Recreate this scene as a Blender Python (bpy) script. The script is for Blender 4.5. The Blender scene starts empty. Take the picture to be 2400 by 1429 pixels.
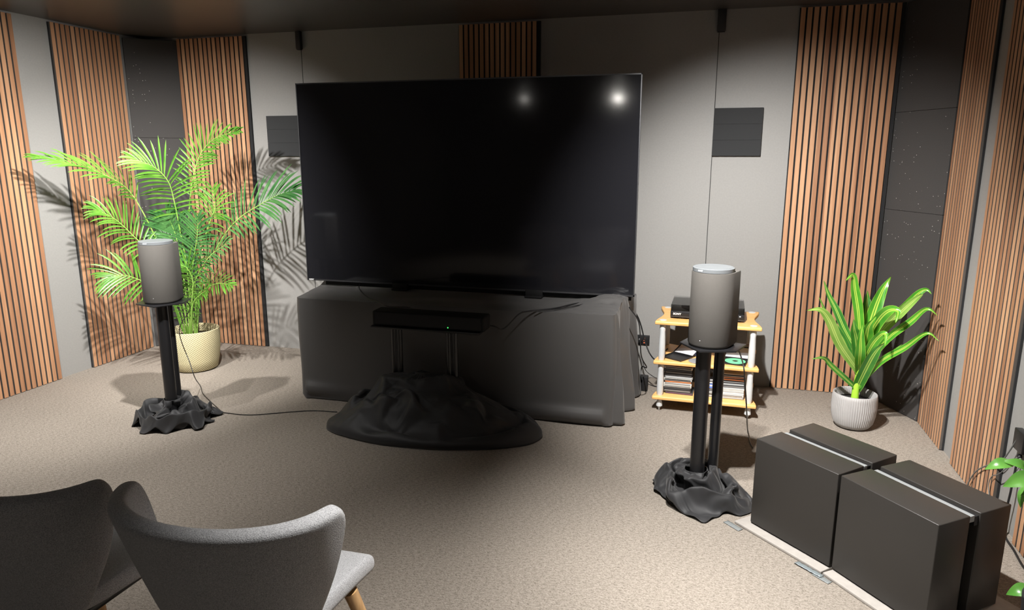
import bpy, bmesh, math, random
from mathutils import Vector, Matrix, noise
random.seed(7)
sc = bpy.context.scene
COL = sc.collection
PI = math.pi
V = Vector

# ------------------------------------------------------------------ camera
CAM = V((0, 0, 1.55))
FPX, PITCH, YAW = 1637.6, 0.2117, 0.2679
cyw, syw, cp, sp = math.cos(YAW), math.sin(YAW), math.cos(PITCH), math.sin(PITCH)
RZ = Matrix(((cyw, -syw, 0), (syw, cyw, 0), (0, 0, 1)))
RIGHT, UP, FWD = RZ @ V((1, 0, 0)), RZ @ V((0, sp, cp)), RZ @ V((0, cp, -sp))
cam_d = bpy.data.cameras.new('camera')
cam_d.sensor_width = 36; cam_d.lens = FPX / 2400 * 36
cam = bpy.data.objects.new('camera', cam_d); COL.objects.link(cam)
cam.matrix_world = Matrix((
    (RIGHT.x, UP.x, -FWD.x, CAM.x), (RIGHT.y, UP.y, -FWD.y, CAM.y),
    (RIGHT.z, UP.z, -FWD.z, CAM.z), (0, 0, 0, 1)))
sc.camera = cam

def ray(x, y): return RIGHT * ((x - 1200) / FPX) + UP * ((714.5 - y) / FPX) + FWD
def at(x, y, Y):            # point of the photograph at distance Y into the room
    d = ray(x, y); return CAM + d * (Y / d.y)
def atx(x, y, X):           # point of the photograph on a plane parallel to the side walls
    d = ray(x, y); return CAM + d * (X / d.x)
def atz(x, y, z=0.0):       # point of the photograph at height z
    d = ray(x, y); return CAM + d * ((z - CAM.z) / d.z)

# ------------------------------------------------------------------ room size
YW, HC, XL, XR, YB = 4.857, 2.44, -4.342, 1.304, -3.3

# ------------------------------------------------------------------ materials
def new_mat(name):
    m = bpy.data.materials.new(name); m.use_nodes = True
    nt = m.node_tree
    return m, nt, nt.nodes['Principled BSDF'], nt.nodes.new

def N(nt, kind, **kw):
    n = nt.nodes.new(kind)
    for k, v in kw.items():
        if k in n.inputs.keys(): n.inputs[k].default_value = v
        else: setattr(n, k, v)
    return n

def plain(name, c, rough=.5, metal=0., spec=.5, bump=0., bscale=200., var=0., sheen=0., coat=0.):
    m, nt, p, _ = new_mat(name)
    p.inputs['Base Color'].default_value = (*c, 1)
    p.inputs['Roughness'].default_value = rough
    p.inputs['Metallic'].default_value = metal
    p.inputs['Specular IOR Level'].default_value = spec
    if sheen: p.inputs['Sheen Weight'].default_value = sheen; p.inputs['Sheen Roughness'].default_value = .5
    if coat: p.inputs['Coat Weight'].default_value = coat
    tc = N(nt, 'ShaderNodeTexCoord')
    nz = N(nt, 'ShaderNodeTexNoise', Scale=bscale, Detail=4.)
    nt.links.new(tc.outputs['Object'], nz.inputs['Vector'])
    if var:
        r = N(nt, 'ShaderNodeValToRGB')
        r.color_ramp.elements[0].position = .3; r.color_ramp.elements[1].position = .7
        r.color_ramp.elements[0].color = (*[v * (1 - var) for v in c], 1)
        r.color_ramp.elements[1].color = (*[min(1, v * (1 + var)) for v in c], 1)
        nt.links.new(nz.outputs['Fac'], r.inputs['Fac'])
        nt.links.new(r.outputs['Color'], p.inputs['Base Color'])
    if bump:
        b = N(nt, 'ShaderNodeBump', Strength=bump, Distance=.002)
        nt.links.new(nz.outputs['Fac'], b.inputs['Height'])
        nt.links.new(b.outputs['Normal'], p.inputs['Normal'])
    return m

def emit(name, c, s):
    m, nt, p, _ = new_mat(name)
    p.inputs['Base Color'].default_value = (*c, 1)
    p.inputs['Emission Color'].default_value = (*c, 1)
    p.inputs['Emission Strength'].default_value = s
    return m

def carpet_mat():
    m, nt, p, _ = new_mat('carpet_loop')
    tc = N(nt, 'ShaderNodeTexCoord')
    mp = N(nt, 'ShaderNodeMapping'); mp.inputs['Scale'].default_value = (.55, 1.5, 1); mp.inputs['Rotation'].default_value = (0, 0, -.25)
    nt.links.new(tc.outputs['Object'], mp.inputs['Vector'])
    n1 = N(nt, 'ShaderNodeTexNoise', Scale=270., Detail=3., Roughness=.7)
    n2 = N(nt, 'ShaderNodeTexNoise', Scale=95., Detail=4., Roughness=.6)
    n3 = N(nt, 'ShaderNodeTexNoise', Scale=1.6, Detail=3.)
    for n in (n1, n2): nt.links.new(mp.outputs['Vector'], n.inputs['Vector'])
    nt.links.new(tc.outputs['Object'], n3.inputs['Vector'])
    mx = N(nt, 'ShaderNodeMix'); mx.inputs[0].default_value = .35
    nt.links.new(n1.outputs['Fac'], mx.inputs[2]); nt.links.new(n2.outputs['Fac'], mx.inputs[3])
    r = N(nt, 'ShaderNodeValToRGB'); e = r.color_ramp.elements
    e[0].position = .39; e[0].color = (0.119, 0.101, 0.084, 1)
    e[1].position = .575; e[1].color = (0.324, 0.288, 0.248, 1)
    k = e.new(.475); k.color = (0.227, 0.197, 0.167, 1)
    nt.links.new(mx.outputs[0], r.inputs['Fac'])
    hs = N(nt, 'ShaderNodeHueSaturation')
    mr = N(nt, 'ShaderNodeMapRange'); mr.inputs[3].default_value = .9; mr.inputs[4].default_value = 1.1
    nt.links.new(n3.outputs['Fac'], mr.inputs[0]); nt.links.new(mr.outputs[0], hs.inputs['Value'])
    nt.links.new(r.outputs['Color'], hs.inputs['Color'])
    nt.links.new(hs.outputs['Color'], p.inputs['Base Color'])
    p.inputs['Roughness'].default_value = .95; p.inputs['Specular IOR Level'].default_value = .1
    b = N(nt, 'ShaderNodeBump', Strength=.5, Distance=.004)
    nt.links.new(mx.outputs[0], b.inputs['Height']); nt.links.new(b.outputs['Normal'], p.inputs['Normal'])
    return m

def slat_wood():
    m, nt, p, _ = new_mat('walnut_slat')
    tc = N(nt, 'ShaderNodeTexCoord'); oi = N(nt, 'ShaderNodeObjectInfo')
    sx = N(nt, 'ShaderNodeSeparateXYZ'); nt.links.new(tc.outputs['Object'], sx.inputs[0])
    dv = N(nt, 'ShaderNodeMath', operation='DIVIDE'); dv.inputs[1].default_value = .04
    fl = N(nt, 'ShaderNodeMath', operation='FLOOR')
    nt.links.new(sx.outputs['X'], dv.inputs[0]); nt.links.new(dv.outputs[0], fl.inputs[0])
    ml = N(nt, 'ShaderNodeMath', operation='MULTIPLY'); ml.inputs[1].default_value = 41.
    nt.links.new(oi.outputs['Random'], ml.inputs[0])
    ad = N(nt, 'ShaderNodeMath', operation='ADD'); nt.links.new(fl.outputs[0], ad.inputs[0]); nt.links.new(ml.outputs[0], ad.inputs[1])
    wn = N(nt, 'ShaderNodeTexWhiteNoise', noise_dimensions='1D'); nt.links.new(ad.outputs[0], wn.inputs['W'])
    # grain, shifted per slat so neighbouring strips differ
    off = N(nt, 'ShaderNodeMath', operation='MULTIPLY'); off.inputs[1].default_value = 7.3
    nt.links.new(wn.outputs['Value'], off.inputs[0])
    cb = N(nt, 'ShaderNodeCombineXYZ'); nt.links.new(off.outputs[0], cb.inputs['Z']); nt.links.new(off.outputs[0], cb.inputs['Y'])
    va = N(nt, 'ShaderNodeVectorMath', operation='ADD'); nt.links.new(tc.outputs['Object'], va.inputs[0]); nt.links.new(cb.outputs[0], va.inputs[1])
    mp = N(nt, 'ShaderNodeMapping'); mp.inputs['Scale'].default_value = (60, 60, 1.6)
    nt.links.new(va.outputs[0], mp.inputs['Vector'])
    n1 = N(nt, 'ShaderNodeTexNoise', Scale=1.6, Detail=6., Roughness=.65, Distortion=.6)
    nt.links.new(mp.outputs['Vector'], n1.inputs['Vector'])
    mx = N(nt, 'ShaderNodeMix'); mx.inputs[0].default_value = .42
    nt.links.new(n1.outputs['Fac'], mx.inputs[2]); nt.links.new(wn.outputs['Value'], mx.inputs[3])
    r = N(nt, 'ShaderNodeValToRGB'); e = r.color_ramp.elements
    e[0].position = .22; e[0].color = (.270, .130, .070, 1)
    e[1].position = .78; e[1].color = (.560, .330, .190, 1)
    k = e.new(.5); k.color = (.420, .222, .120, 1)
    nt.links.new(mx.outputs[0], r.inputs['Fac']); nt.links.new(r.outputs['Color'], p.inputs['Base Color'])
    p.inputs['Roughness'].default_value = .5; p.inputs['Specular IOR Level'].default_value = .3
    return m

def light_wood(name, a, b, sc_=(3, 40, 40)):
    m, nt, p, _ = new_mat(name)
    tc = N(nt, 'ShaderNodeTexCoord'); mp = N(nt, 'ShaderNodeMapping'); mp.inputs['Scale'].default_value = sc_
    nt.links.new(tc.outputs['Object'], mp.inputs['Vector'])
    n1 = N(nt, 'ShaderNodeTexNoise', Scale=2., Detail=5., Distortion=.5); nt.links.new(mp.outputs['Vector'], n1.inputs['Vector'])
    r = N(nt, 'ShaderNodeValToRGB'); r.color_ramp.elements[0].position = .35; r.color_ramp.elements[1].position = .68
    r.color_ramp.elements[0].color = (*a, 1); r.color_ramp.elements[1].color = (*b, 1)
    nt.links.new(n1.outputs['Fac'], r.inputs['Fac']); nt.links.new(r.outputs['Color'], p.inputs['Base Color'])
    p.inputs['Roughness'].default_value = .42
    return m

def speckle_mat():
    m, nt, p, _ = new_mat('speckled_felt')
    tc = N(nt, 'ShaderNodeTexCoord')
    vo = N(nt, 'ShaderNodeTexVoronoi', Scale=52.); nt.links.new(tc.outputs['Object'], vo.inputs['Vector'])
    lt = N(nt, 'ShaderNodeMath', operation='LESS_THAN'); lt.inputs[1].default_value = .105
    nt.links.new(vo.outputs['Distance'], lt.inputs[0])
    sp_ = N(nt, 'ShaderNodeSeparateXYZ'); nt.links.new(vo.outputs['Color'], sp_.inputs[0])
    gt = N(nt, 'ShaderNodeMath', operation='GREATER_THAN'); gt.inputs[1].default_value = .62
    nt.links.new(sp_.outputs[0], gt.inputs[0])
    # the specks gather in drifts
    n2 = N(nt, 'ShaderNodeTexNoise', Scale=2.2, Detail=2.); nt.links.new(tc.outputs['Object'], n2.inputs['Vector'])
    g2 = N(nt, 'ShaderNodeMath', operation='GREATER_THAN'); g2.inputs[1].default_value = .49
    nt.links.new(n2.outputs['Fac'], g2.inputs[0])
    m1 = N(nt, 'ShaderNodeMath', operation='MULTIPLY'); m2 = N(nt, 'ShaderNodeMath', operation='MULTIPLY')
    nt.links.new(lt.outputs[0], m1.inputs[0]); nt.links.new(gt.outputs[0], m1.inputs[1])
    nt.links.new(m1.outputs[0], m2.inputs[0]); nt.links.new(g2.outputs[0], m2.inputs[1])
    nz = N(nt, 'ShaderNodeTexNoise', Scale=260., Detail=3.); nt.links.new(tc.outputs['Object'], nz.inputs['Vector'])
    r = N(nt, 'ShaderNodeValToRGB'); r.color_ramp.elements[0].color = (.030, .028, .0275, 1); r.color_ramp.elements[1].color = (.062, .058, .056, 1)
    nt.links.new(nz.outputs['Fac'], r.inputs['Fac'])
    mx = N(nt, 'ShaderNodeMix', data_type='RGBA'); mx.inputs[7].default_value = (.62, .60, .57, 1)
    nt.links.new(m2.outputs[0], mx.inputs[0]); nt.links.new(r.outputs['Color'], mx.inputs[6])
    nt.links.new(mx.outputs[2], p.inputs['Base Color']); p.inputs['Roughness'].default_value = .9
    return m

def leaf_mat(name, a, b, trans=.25, rough=.38, stripes=None):
    m, nt, p, _ = new_mat(name)
    tc = N(nt, 'ShaderNodeTexCoord')
    n1 = N(nt, 'ShaderNodeTexNoise', Scale=9., Detail=2.); nt.links.new(tc.outputs['Object'], n1.inputs['Vector'])
    r = N(nt, 'ShaderNodeValToRGB'); r.color_ramp.elements[0].position = .35; r.color_ramp.elements[1].position = .65
    r.color_ramp.elements[0].color = (*a, 1); r.color_ramp.elements[1].color = (*b, 1)
    nt.links.new(n1.outputs['Fac'], r.inputs['Fac'])
    colour = r.outputs['Color']
    if stripes:
        uv = N(nt, 'ShaderNodeSeparateXYZ'); nt.links.new(tc.outputs['UV'], uv.inputs[0])
        s = N(nt, 'ShaderNodeValToRGB'); s.color_ramp.interpolation = 'LINEAR'; e = s.color_ramp.elements
        e[0].position = 0; e[0].color = (0, 0, 0, 1); e[1].position = 1; e[1].color = (0, 0, 0, 1)
        for pos, v in ((.36, 0), (.39, 1), (.44, 1), (.46, .15), (.54, .15), (.56, 1), (.61, 1), (.64, 0), (.02, .7), (.05, 0), (.95, 0), (.98, .7)):
            k = e.new(pos); k.color = (v, v, v, 1)
        nt.links.new(uv.outputs[0], s.inputs['Fac'])
        mx = N(nt, 'ShaderNodeMix', data_type='RGBA'); mx.inputs[7].default_value = (*stripes, 1)
        nt.links.new(s.outputs['Color'], mx.inputs[0]); nt.links.new(colour, mx.inputs[6]); colour = mx.outputs[2]
    nt.links.new(colour, p.inputs['Base Color']); p.inputs['Roughness'].default_value = rough
    tr = N(nt, 'ShaderNodeBsdfTranslucent'); nt.links.new(colour, tr.inputs['Color'])
    ms = N(nt, 'ShaderNodeMixShader'); ms.inputs[0].default_value = trans
    nt.links.new(p.outputs[0], ms.inputs[1]); nt.links.new(tr.outputs[0], ms.inputs[2])
    nt.links.new(ms.outputs[0], nt.nodes['Material Output'].inputs['Surface'])
    return m

def basket_mat():
    m, nt, p, _ = new_mat('woven_rush')
    tc = N(nt, 'ShaderNodeTexCoord'); uv = N(nt, 'ShaderNodeSeparateXYZ'); nt.links.new(tc.outputs['UV'], uv.inputs[0])
    a = N(nt, 'ShaderNodeMath', operation='MULTIPLY'); a.inputs[1].default_value = 64.
    b = N(nt, 'ShaderNodeMath', operation='MULTIPLY'); b.inputs[1].default_value = 62.
    nt.links.new(uv.outputs[0], a.inputs[0]); nt.links.new(uv.outputs[1], b.inputs[0])
    s = N(nt, 'ShaderNodeMath', operation='ADD'); nt.links.new(a.outputs[0], s.inputs[0]); nt.links.new(b.outputs[0], s.inputs[1])
    f = N(nt, 'ShaderNodeMath', operation='PINGPONG'); f.inputs[1].default_value = .5; nt.links.new(s.outputs[0], f.inputs[0])
    a2 = N(nt, 'ShaderNodeMath', operation='MULTIPLY'); a2.inputs[1].default_value = 95.; nt.links.new(uv.outputs[1], a2.inputs[0])
    f2 = N(nt, 'ShaderNodeMath', operation='PINGPONG'); f2.inputs[1].default_value = .5; nt.links.new(a2.outputs[0], f2.inputs[0])
    mm = N(nt, 'ShaderNodeMix'); mm.inputs[0].default_value = .3
    nt.links.new(f.outputs[0], mm.inputs[2]); nt.links.new(f2.outputs[0], mm.inputs[3])
    r = N(nt, 'ShaderNodeValToRGB'); e = r.color_ramp.elements
    e[0].position = .08; e[0].color = (.235, .19, .09, 1); e[1].position = .30; e[1].color = (.56, .50, .31, 1)
    nt.links.new(mm.outputs[0], r.inputs['Fac']); nt.links.new(r.outputs['Color'], p.inputs['Base Color'])
    bp = N(nt, 'ShaderNodeBump', Strength=.7, Distance=.006); nt.links.new(mm.outputs[0], bp.inputs['Height'])
    nt.links.new(bp.outputs['Normal'], p.inputs['Normal']); p.inputs['Roughness'].default_value = .75
    return m

def clear_mat():
    m, nt, p, _ = new_mat('clear_acrylic')
    tr = N(nt, 'ShaderNodeBsdfTransparent'); tr.inputs['Color'].default_value = (.97, .975, .98, 1)
    gl = N(nt, 'ShaderNodeBsdfGlossy'); gl.inputs['Roughness'].default_value = .09
    fr = N(nt, 'ShaderNodeFresnel'); fr.inputs['IOR'].default_value = 1.5
    ms = N(nt, 'ShaderNodeMixShader')
    nt.links.new(fr.outputs[0], ms.inputs[0]); nt.links.new(tr.outputs[0], ms.inputs[1]); nt.links.new(gl.outputs[0], ms.inputs[2])
    nt.links.new(ms.outputs[0], nt.nodes['Material Output'].inputs['Surface'])
    return m

M = dict(
    wall=plain('grey_wall_paint', (.272, .266, .256), .55, spec=.35, bump=.06, bscale=90, var=.035),
    ceil=plain('dark_ceiling_paint', (.066, .061, .058), .36, spec=.6, bump=.05, bscale=60),
    rear=plain('dark_rear_wall', (.12, .10, .085), .8),
    slatside=plain('dark_slat_flank', (.075, .064, .055), .8), carpet=carpet_mat(), slat=slat_wood(), felt=plain('black_felt', (.012, .012, .013), .95, bump=.2, bscale=400),
    speck=speckle_mat(),
    seam=plain('seam_shadow_gap', (.03, .03, .03), .9),
    grille=plain('grey_acoustic_cloth', (.025, .026, .0275), .9, bump=.3, bscale=500, var=.1),
    blackmetal=plain('black_metal', (.008, .008, .009), .32, spec=.5),
    blackplastic=plain('black_plastic', (.012, .012, .013), .38),
    matteblack=plain('matte_black', (.006, .006, .0065), .75, spec=.3),
    silverblack=plain('satin_edge', (.09, .09, .095), .3, metal=.7),
    screen=plain('screen_glass', (.012, .012, .0145), .085, spec=.5),
    cloth=plain('black_drape_cloth', (.017, .017, .0187), .62, spec=.45, bump=.15, bscale=700, sheen=.12),
    satin=plain('black_satin_cover', (.068, .0655, .0645), .46, spec=.5, bump=.08, bscale=500, sheen=.1),
    spk=plain('taupe_speaker_fabric', (.062, .057, .051), .85, bump=.5, bscale=900, var=.14),
    spktop=plain('slate_cap', (.11, .118, .124), .38, spec=.5),
    bracket=plain('dark_bracket', (.02, .02, .021), .5),
    shelfwood=light_wood('beech_shelf', (.66, .36, .115), (.80, .47, .175)),
    silver=plain('silver_post', (.62, .64, .65), .35, metal=.25),
    oak=light_wood('oak_leg', (.50, .285, .12), (.64, .40, .19), (40, 40, 4)),
    chairf=plain('grey_wool_upholstery', (.37, .37, .38), .95, bump=.9, bscale=420, var=.42, sheen=.25),
    sub=plain('charcoal_lacquer', (.031, .0283, .0258), .42, spec=.36, bump=.02, bscale=30),
    subgap=plain('dark_gap', (.007, .007, .008), .6),
    strip=plain('pale_grey_strip', (.25, .265, .27), .5),
    board=plain('pale_concrete_board', (.33, .305, .28), .8, var=.07, bscale=35),
    tape=plain('grey_tape', (.19, .205, .205), .45, bump=.2, bscale=60),
    duct=plain('silver_tape', (.40, .46, .48), .28, metal=.6, bump=.6, bscale=40),
    cable=plain('black_cable', (.010, .010, .011), .45), gcable=plain('grey_cable', (.13, .135, .13), .5),
    basket=basket_mat(), soil=plain('dark_soil', (.03, .024, .019), .95, bump=.9, bscale=90, var=.4),
    potw=plain('ribbed_white_pot', (.31, .302, .298), .65, var=.04, bscale=20),
    potin=plain('black_inner_pot', (.012, .012, .013), .6),
    palm=leaf_mat('palm_leaflet', (.060, .185, .018), (.125, .285, .036), .22, .36),
    palmd=leaf_mat('palm_leaflet_cool', (.030, .115, .030), (.075, .200, .055), .18, .32),
    palms=leaf_mat('palm_stalk', (.17, .33, .05), (.25, .41, .085), .05, .4),
    drac=leaf_mat('dracaena_leaf', (.045, .25, .020), (.10, .36, .03), .22, .26, stripes=(.50, .66, .10)),
    dracd=leaf_mat('dracaena_leaf_dark', (.030, .15, .025), (.055, .22, .03), .2, .26, stripes=(.36, .52, .10)),
    dracl=leaf_mat('dracaena_leaf_pale', (.17, .34, .055), (.24, .40, .08), .2, .3, stripes=(.46, .60, .16)),
    cane=leaf_mat('dracaena_cane', (.30, .60, .035), (.38, .68, .06), .05, .4),
    ficus=leaf_mat('ficus_leaf', (.06, .22, .028), (.12, .31, .055), .25, .3),
    twig=plain('brown_twig', (.12, .075, .04), .8),
    led=emit('green_led', (.05, 1, .12), 3.), red=emit('orange_port_led', (.9, .17, .06), .6),
    white=plain('white_print', (.8, .8, .8), .5), greyprint=plain('grey_print', (.5, .52, .55), .45),
    lamp=emit('lamp_lens', (1, .95, .86), 12.), lampb=emit('bright_lamp_lens', (1, .95, .88), 210.),
    clear=clear_mat(),
    green=plain('mint_disc', (.16, .68, .34), .3), blue=plain('blue_disc', (.02, .16, .75), .3),
    discs=plain('silver_disc', (.55, .57, .6), .22, metal=.6), brown=plain('brown_sleeve', (.20, .135, .105), .5),
    card=plain('tan_card', (.50, .37, .17), .7),
)

# ------------------------------------------------------------------ object helpers
def tag(o, label=None, cat=None, group=None, kind=None):
    if label: o['label'] = label
    if cat: o['category'] = cat
    if group: o['group'] = group
    if kind: o['kind'] = kind
    return o

def thing(name, label, cat, loc=(0, 0, 0), rz=0., group=None):
    o = bpy.data.objects.new(name, None); COL.objects.link(o)
    o.empty_display_size = .05; o.location = loc; o.rotation_euler = (0, 0, rz)
    return tag(o, label, cat, group)

class MB:
    def __init__(s): s.v = []; s.f = []; s.uv = {}
    def add(s, vs, fs, uvs=None):
        n = len(s.v); s.v += [V(q) for q in vs]
        for i, f in enumerate(fs):
            if uvs: s.uv[len(s.f)] = [uvs[k] for k in f]
            s.f.append([n + k for k in f])
        return s
    def box(s, x0, x1, y0, y1, z0, z1, mat=None):
        vs = [V((x, y, z)) for z in (z0, z1) for y in (y0, y1) for x in (x0, x1)]
        if mat: vs = [mat @ q for q in vs]
        return s.add(vs, [(0, 2, 3, 1), (4, 5, 7, 6), (0, 1, 5, 4), (2, 6, 7, 3), (0, 4, 6, 2), (1, 3, 7, 5)])
    def prism(s, poly, z0, z1, mat=None):
        n = len(poly); vs = [V((a, b, z0)) for a, b in poly] + [V((a, b, z1)) for a, b in poly]
        if mat: vs = [mat @ q for q in vs]
        return s.add(vs, [tuple(range(n))[::-1], tuple(range(n, 2 * n))] + [(i, (i + 1) % n, n + (i + 1) % n, n + i) for i in range(n)])
    def lathe(s, prof, n=48, cx=0, cy=0, caps=(True, True), rf=None):
        vs = []; uvs = []
        for j, (r, z) in enumerate(prof):
            for i in range(n + 1):
                a = 2 * PI * i / n; k = rf(a, z) if rf else 1
                vs.append((cx + r * k * math.cos(a), cy + r * k * math.sin(a), z)); uvs.append((i / n, z))
        fs = []
        for j in range(len(prof) - 1):
            for i in range(n):
                a = j * (n + 1) + i; fs.append((a, a + 1, a + n + 2, a + n + 1))
        if caps[0]: fs.append(tuple(range(n))[::-1])
        if caps[1]: b = (len(prof) - 1) * (n + 1); fs.append(tuple(range(b, b + n)))
        return s.add(vs, fs, uvs)
    def tube(s, pts, r, n=8, caps=True):
        pts = [V(q) for q in pts]; m = len(pts); vs = []
        rr = r if isinstance(r, (list, tuple)) else [r] * m
        t0 = (pts[1] - pts[0]).normalized()
        up = V((0, 0, 1)) if abs(t0.z) < .9 else V((1, 0, 0))
        for i, q in enumerate(pts):
            t = (pts[min(i + 1, m - 1)] - pts[max(i - 1, 0)]).normalized()
            a = t.cross(up)
            if a.length < 1e-5: a = t.cross(V((0, 1, 0)))
            a.normalize(); b = a.cross(t).normalized(); up = b
            for k in range(n):
                w = 2 * PI * k / n; vs.append(q + (a * math.cos(w) + b * math.sin(w)) * rr[i])
        fs = [(i * n + k, i * n + (k + 1) % n, (i + 1) * n + (k + 1) % n, (i + 1) * n + k) for i in range(m - 1) for k in range(n)]
        if caps: fs += [tuple(range(n))[::-1], tuple(range((m - 1) * n, m * n))]
        return s.add(vs, fs)
    def grid(s, rows, closed=False, uv=False):
        m, n = len(rows), len(rows[0]); vs = [q for r in rows for q in r]; fs = []
        for j in range(m - 1):
            for i in range(n if closed else n - 1):
                k = (i + 1) % n; fs.append((j * n + i, j * n + k, (j + 1) * n + k, (j + 1) * n + i))
        uvs = [(i / (n - 1), j / (m - 1)) for j in range(m) for i in range(n)] if uv else None
        return s.add(vs, fs, uvs)
    def build(s, name, mat, parent=None, bevel=0., smooth=False, seg=2, sub=0, solid=0., off=None, angle=35):
        me = bpy.data.meshes.new(name)
        o3 = V(off) if off is not None else V((0, 0, 0))
        me.from_pydata([tuple(q - o3) for q in s.v], [], s.f)
        if s.uv:
            L = me.uv_layers.new(name='UVMap')
            for p in me.polygons:
                if p.index in s.uv:
                    for li, u in zip(p.loop_indices, s.uv[p.index]): L.data[li].uv = u
        bm = bmesh.new(); bm.from_mesh(me)
        bmesh.ops.remove_doubles(bm, verts=bm.verts, dist=1e-6)
        if not solid: bmesh.ops.recalc_face_normals(bm, faces=bm.faces)
        if bevel:
            es = [e for e in bm.edges if len(e.link_faces) == 2 and e.calc_face_angle(0) > .6]
            bmesh.ops.bevel(bm, geom=es, offset=bevel, segments=seg, affect='EDGES', profile=.5)
        bm.to_mesh(me); bm.free()
        if smooth or bevel:
            me.polygons.foreach_set('use_smooth', [True] * len(me.polygons))
            me.set_sharp_from_angle(angle=math.radians(angle))
        me.materials.append(mat)
        o = bpy.data.objects.new(name, me); COL.objects.link(o)
        if parent: o.parent = parent
        if solid:
            md = o.modifiers.new('thickness', 'SOLIDIFY'); md.thickness = solid; md.offset = 0
        if sub:
            md = o.modifiers.new('smooth', 'SUBSURF'); md.levels = sub; md.render_levels = sub
        if off is not None and parent is None: o.location = o3
        return o

def box(name, mat, x0, x1, y0, y1, z0, z1, parent=None, bevel=0., **k):
    return MB().box(x0, x1, y0, y1, z0, z1).build(name, mat, parent, bevel, **k)

def spline(pts, n=40):
    P = [V(q) for q in pts]; P = [P[0] * 2 - P[1]] + P + [P[-1] * 2 - P[-2]]; out = []; m = len(P) - 3
    for i in range(n + 1):
        u = i / n * m; k = min(int(u), m - 1); t = u - k
        a, b, c, d = P[k:k + 4]
        out.append(.5 * ((2 * b) + (c - a) * t + (2 * a - 5 * b + 4 * c - d) * t * t + (3 * b - a - 3 * c + d) * t ** 3))
    return out

def lettering(name, txt, size, mat, parent, loc, rot=(PI / 2, 0, 0), ext=.0006, bold=.0):
    c = bpy.data.curves.new(name, 'FONT'); c.body = txt; c.size = size; c.extrude = ext; c.offset = bold
    c.align_x = 'CENTER'; c.align_y = 'CENTER'; c.space_character = 1.05
    c.materials.append(mat)
    tmp = bpy.data.objects.new('tmp', c); COL.objects.link(tmp)
    bpy.context.view_layer.update()
    me = bpy.data.meshes.new_from_object(tmp.evaluated_get(bpy.context.evaluated_depsgraph_get()))
    bpy.data.objects.remove(tmp); bpy.data.curves.remove(c); me.name = name
    o = bpy.data.objects.new(name, me); COL.objects.link(o); o.parent = parent; o.location = loc; o.rotation_euler = rot
    return o

def struct(o): o['kind'] = 'structure'; return o

# ------------------------------------------------------------------ room shell
T = .12
struct(box('floor', M['carpet'], XL - T, XR + T, YB - T, YW + T, -.1, 0))
struct(box('ceiling', M['ceil'], XL - T, XR + T, YB - T, YW + T, HC, HC + .1))
struct(box('wall_back', M['wall'], XL - T, XR + T, YW, YW + T, 0, HC))
struct(box('wall_left', M['wall'], XL - T, XL, YB, YW, 0, HC))
struct(box('wall_right', M['wall'], XR, XR + T, YB, YW, 0, HC))
struct(box('wall_rear', M['rear'], XL - T, XR + T, YB - T, YB, 0, HC))
for i, x in enumerate((.024, -2.955)):
    struct(box('trim_%d' % (i + 1), M['seam'], x - .0022, x + .0022, YW - .0015, YW + .002, .0, HC))

# ------------------------------------------------------------------ slatted wall panels
def slat_panel(label, loc, rz, w, h=2.425, pitch=.04, group='slatted acoustic wall panels', n=None, edge=0.):
    t = thing('slat_panel', label, 'wall panel', loc, rz, group)
    b = MB().box(0, w, -.009, 0, .004, h)
    if edge: b.box(w, w + edge, -.016, 0, .004, h)
    b.build('felt_backing', M['felt'], t)
    m = MB(); n = n or int(round(w / pitch)); p = w / n
    for i in range(n):
        x = i * p + .5 * (p - p * .71); m.box(x, x + p * .71, -.021, -.009, .004, h)
    o = m.build('slats', M['slat'], t)
    o.data.materials.append(M['slatside'])             # veneer on the face, dark board on the flanks
    for p in o.data.polygons:
        if p.normal.y > -.5: p.material_index = 1
    return t
E_ = .001
slat_panel('walnut slat panel on left wall at photo edge, farthest from the corner', (XL + E_, 3.72 - .60, 0), PI / 2, .60)
slat_panel('walnut slat panel on left wall behind the drooping palm fronds', (XL + E_, 3.985, 0), PI / 2, .60)
slat_panel('walnut slat panel on back wall directly behind the potted palm', (-4.035, YW - E_, 0), 0, .600, edge=.020)
slat_panel('dim walnut slat panel above the big television', (-1.712, YW - E_, 0), 0, .560, n=15, edge=.022)
slat_panel('walnut slat panel on back wall between disc rack and corner', (.492, YW - E_, 0), 0, .565, n=15, edge=.020)
slat_panel('walnut slat panel on right wall next to the dark corner board', (XR - E_, 4.40, 0), -PI / 2, .42, n=11)
slat_panel('walnut slat panel in middle of right wall beyond the square black boxes', (XR - E_, 3.815, 0), -PI / 2, .555, n=14)
slat_panel('walnut slat panel at right photo edge behind the leafy branch', (XR - E_, 3.035, 0), -PI / 2, .60)

# ------------------------------------------------------------------ corner boards
def corner_board(label, a, b, h, seams):
    a, b = V((*a, 0)), V((*b, 0)); d = b - a; w = d.length; rz = math.atan2(d.y, d.x)
    m = MB(); zs = [.003] + seams + [h]
    for z0, z1 in zip(zs, zs[1:]): m.box(0, w, .0, .02, z0 + .0008, z1 - .0008)
    o = m.build('corner_board', M['speck'], None, bevel=.0015, seg=1)
    o.location = a; o.rotation_euler = (0, 0, rz)
    return tag(o, label, 'wall panel', 'speckled corner boards')
corner_board('tall dark speckled board across the left corner behind the palm', (XL + .028, 4.60), (-4.045, YW - .004), 2.415, [1.00, 1.68])
corner_board('tall dark speckled board across the right corner behind the striped-leaf plant', (1.082, YW - .003), (XR - .026, 4.41), 2.425, [1.22, 1.80])

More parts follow.
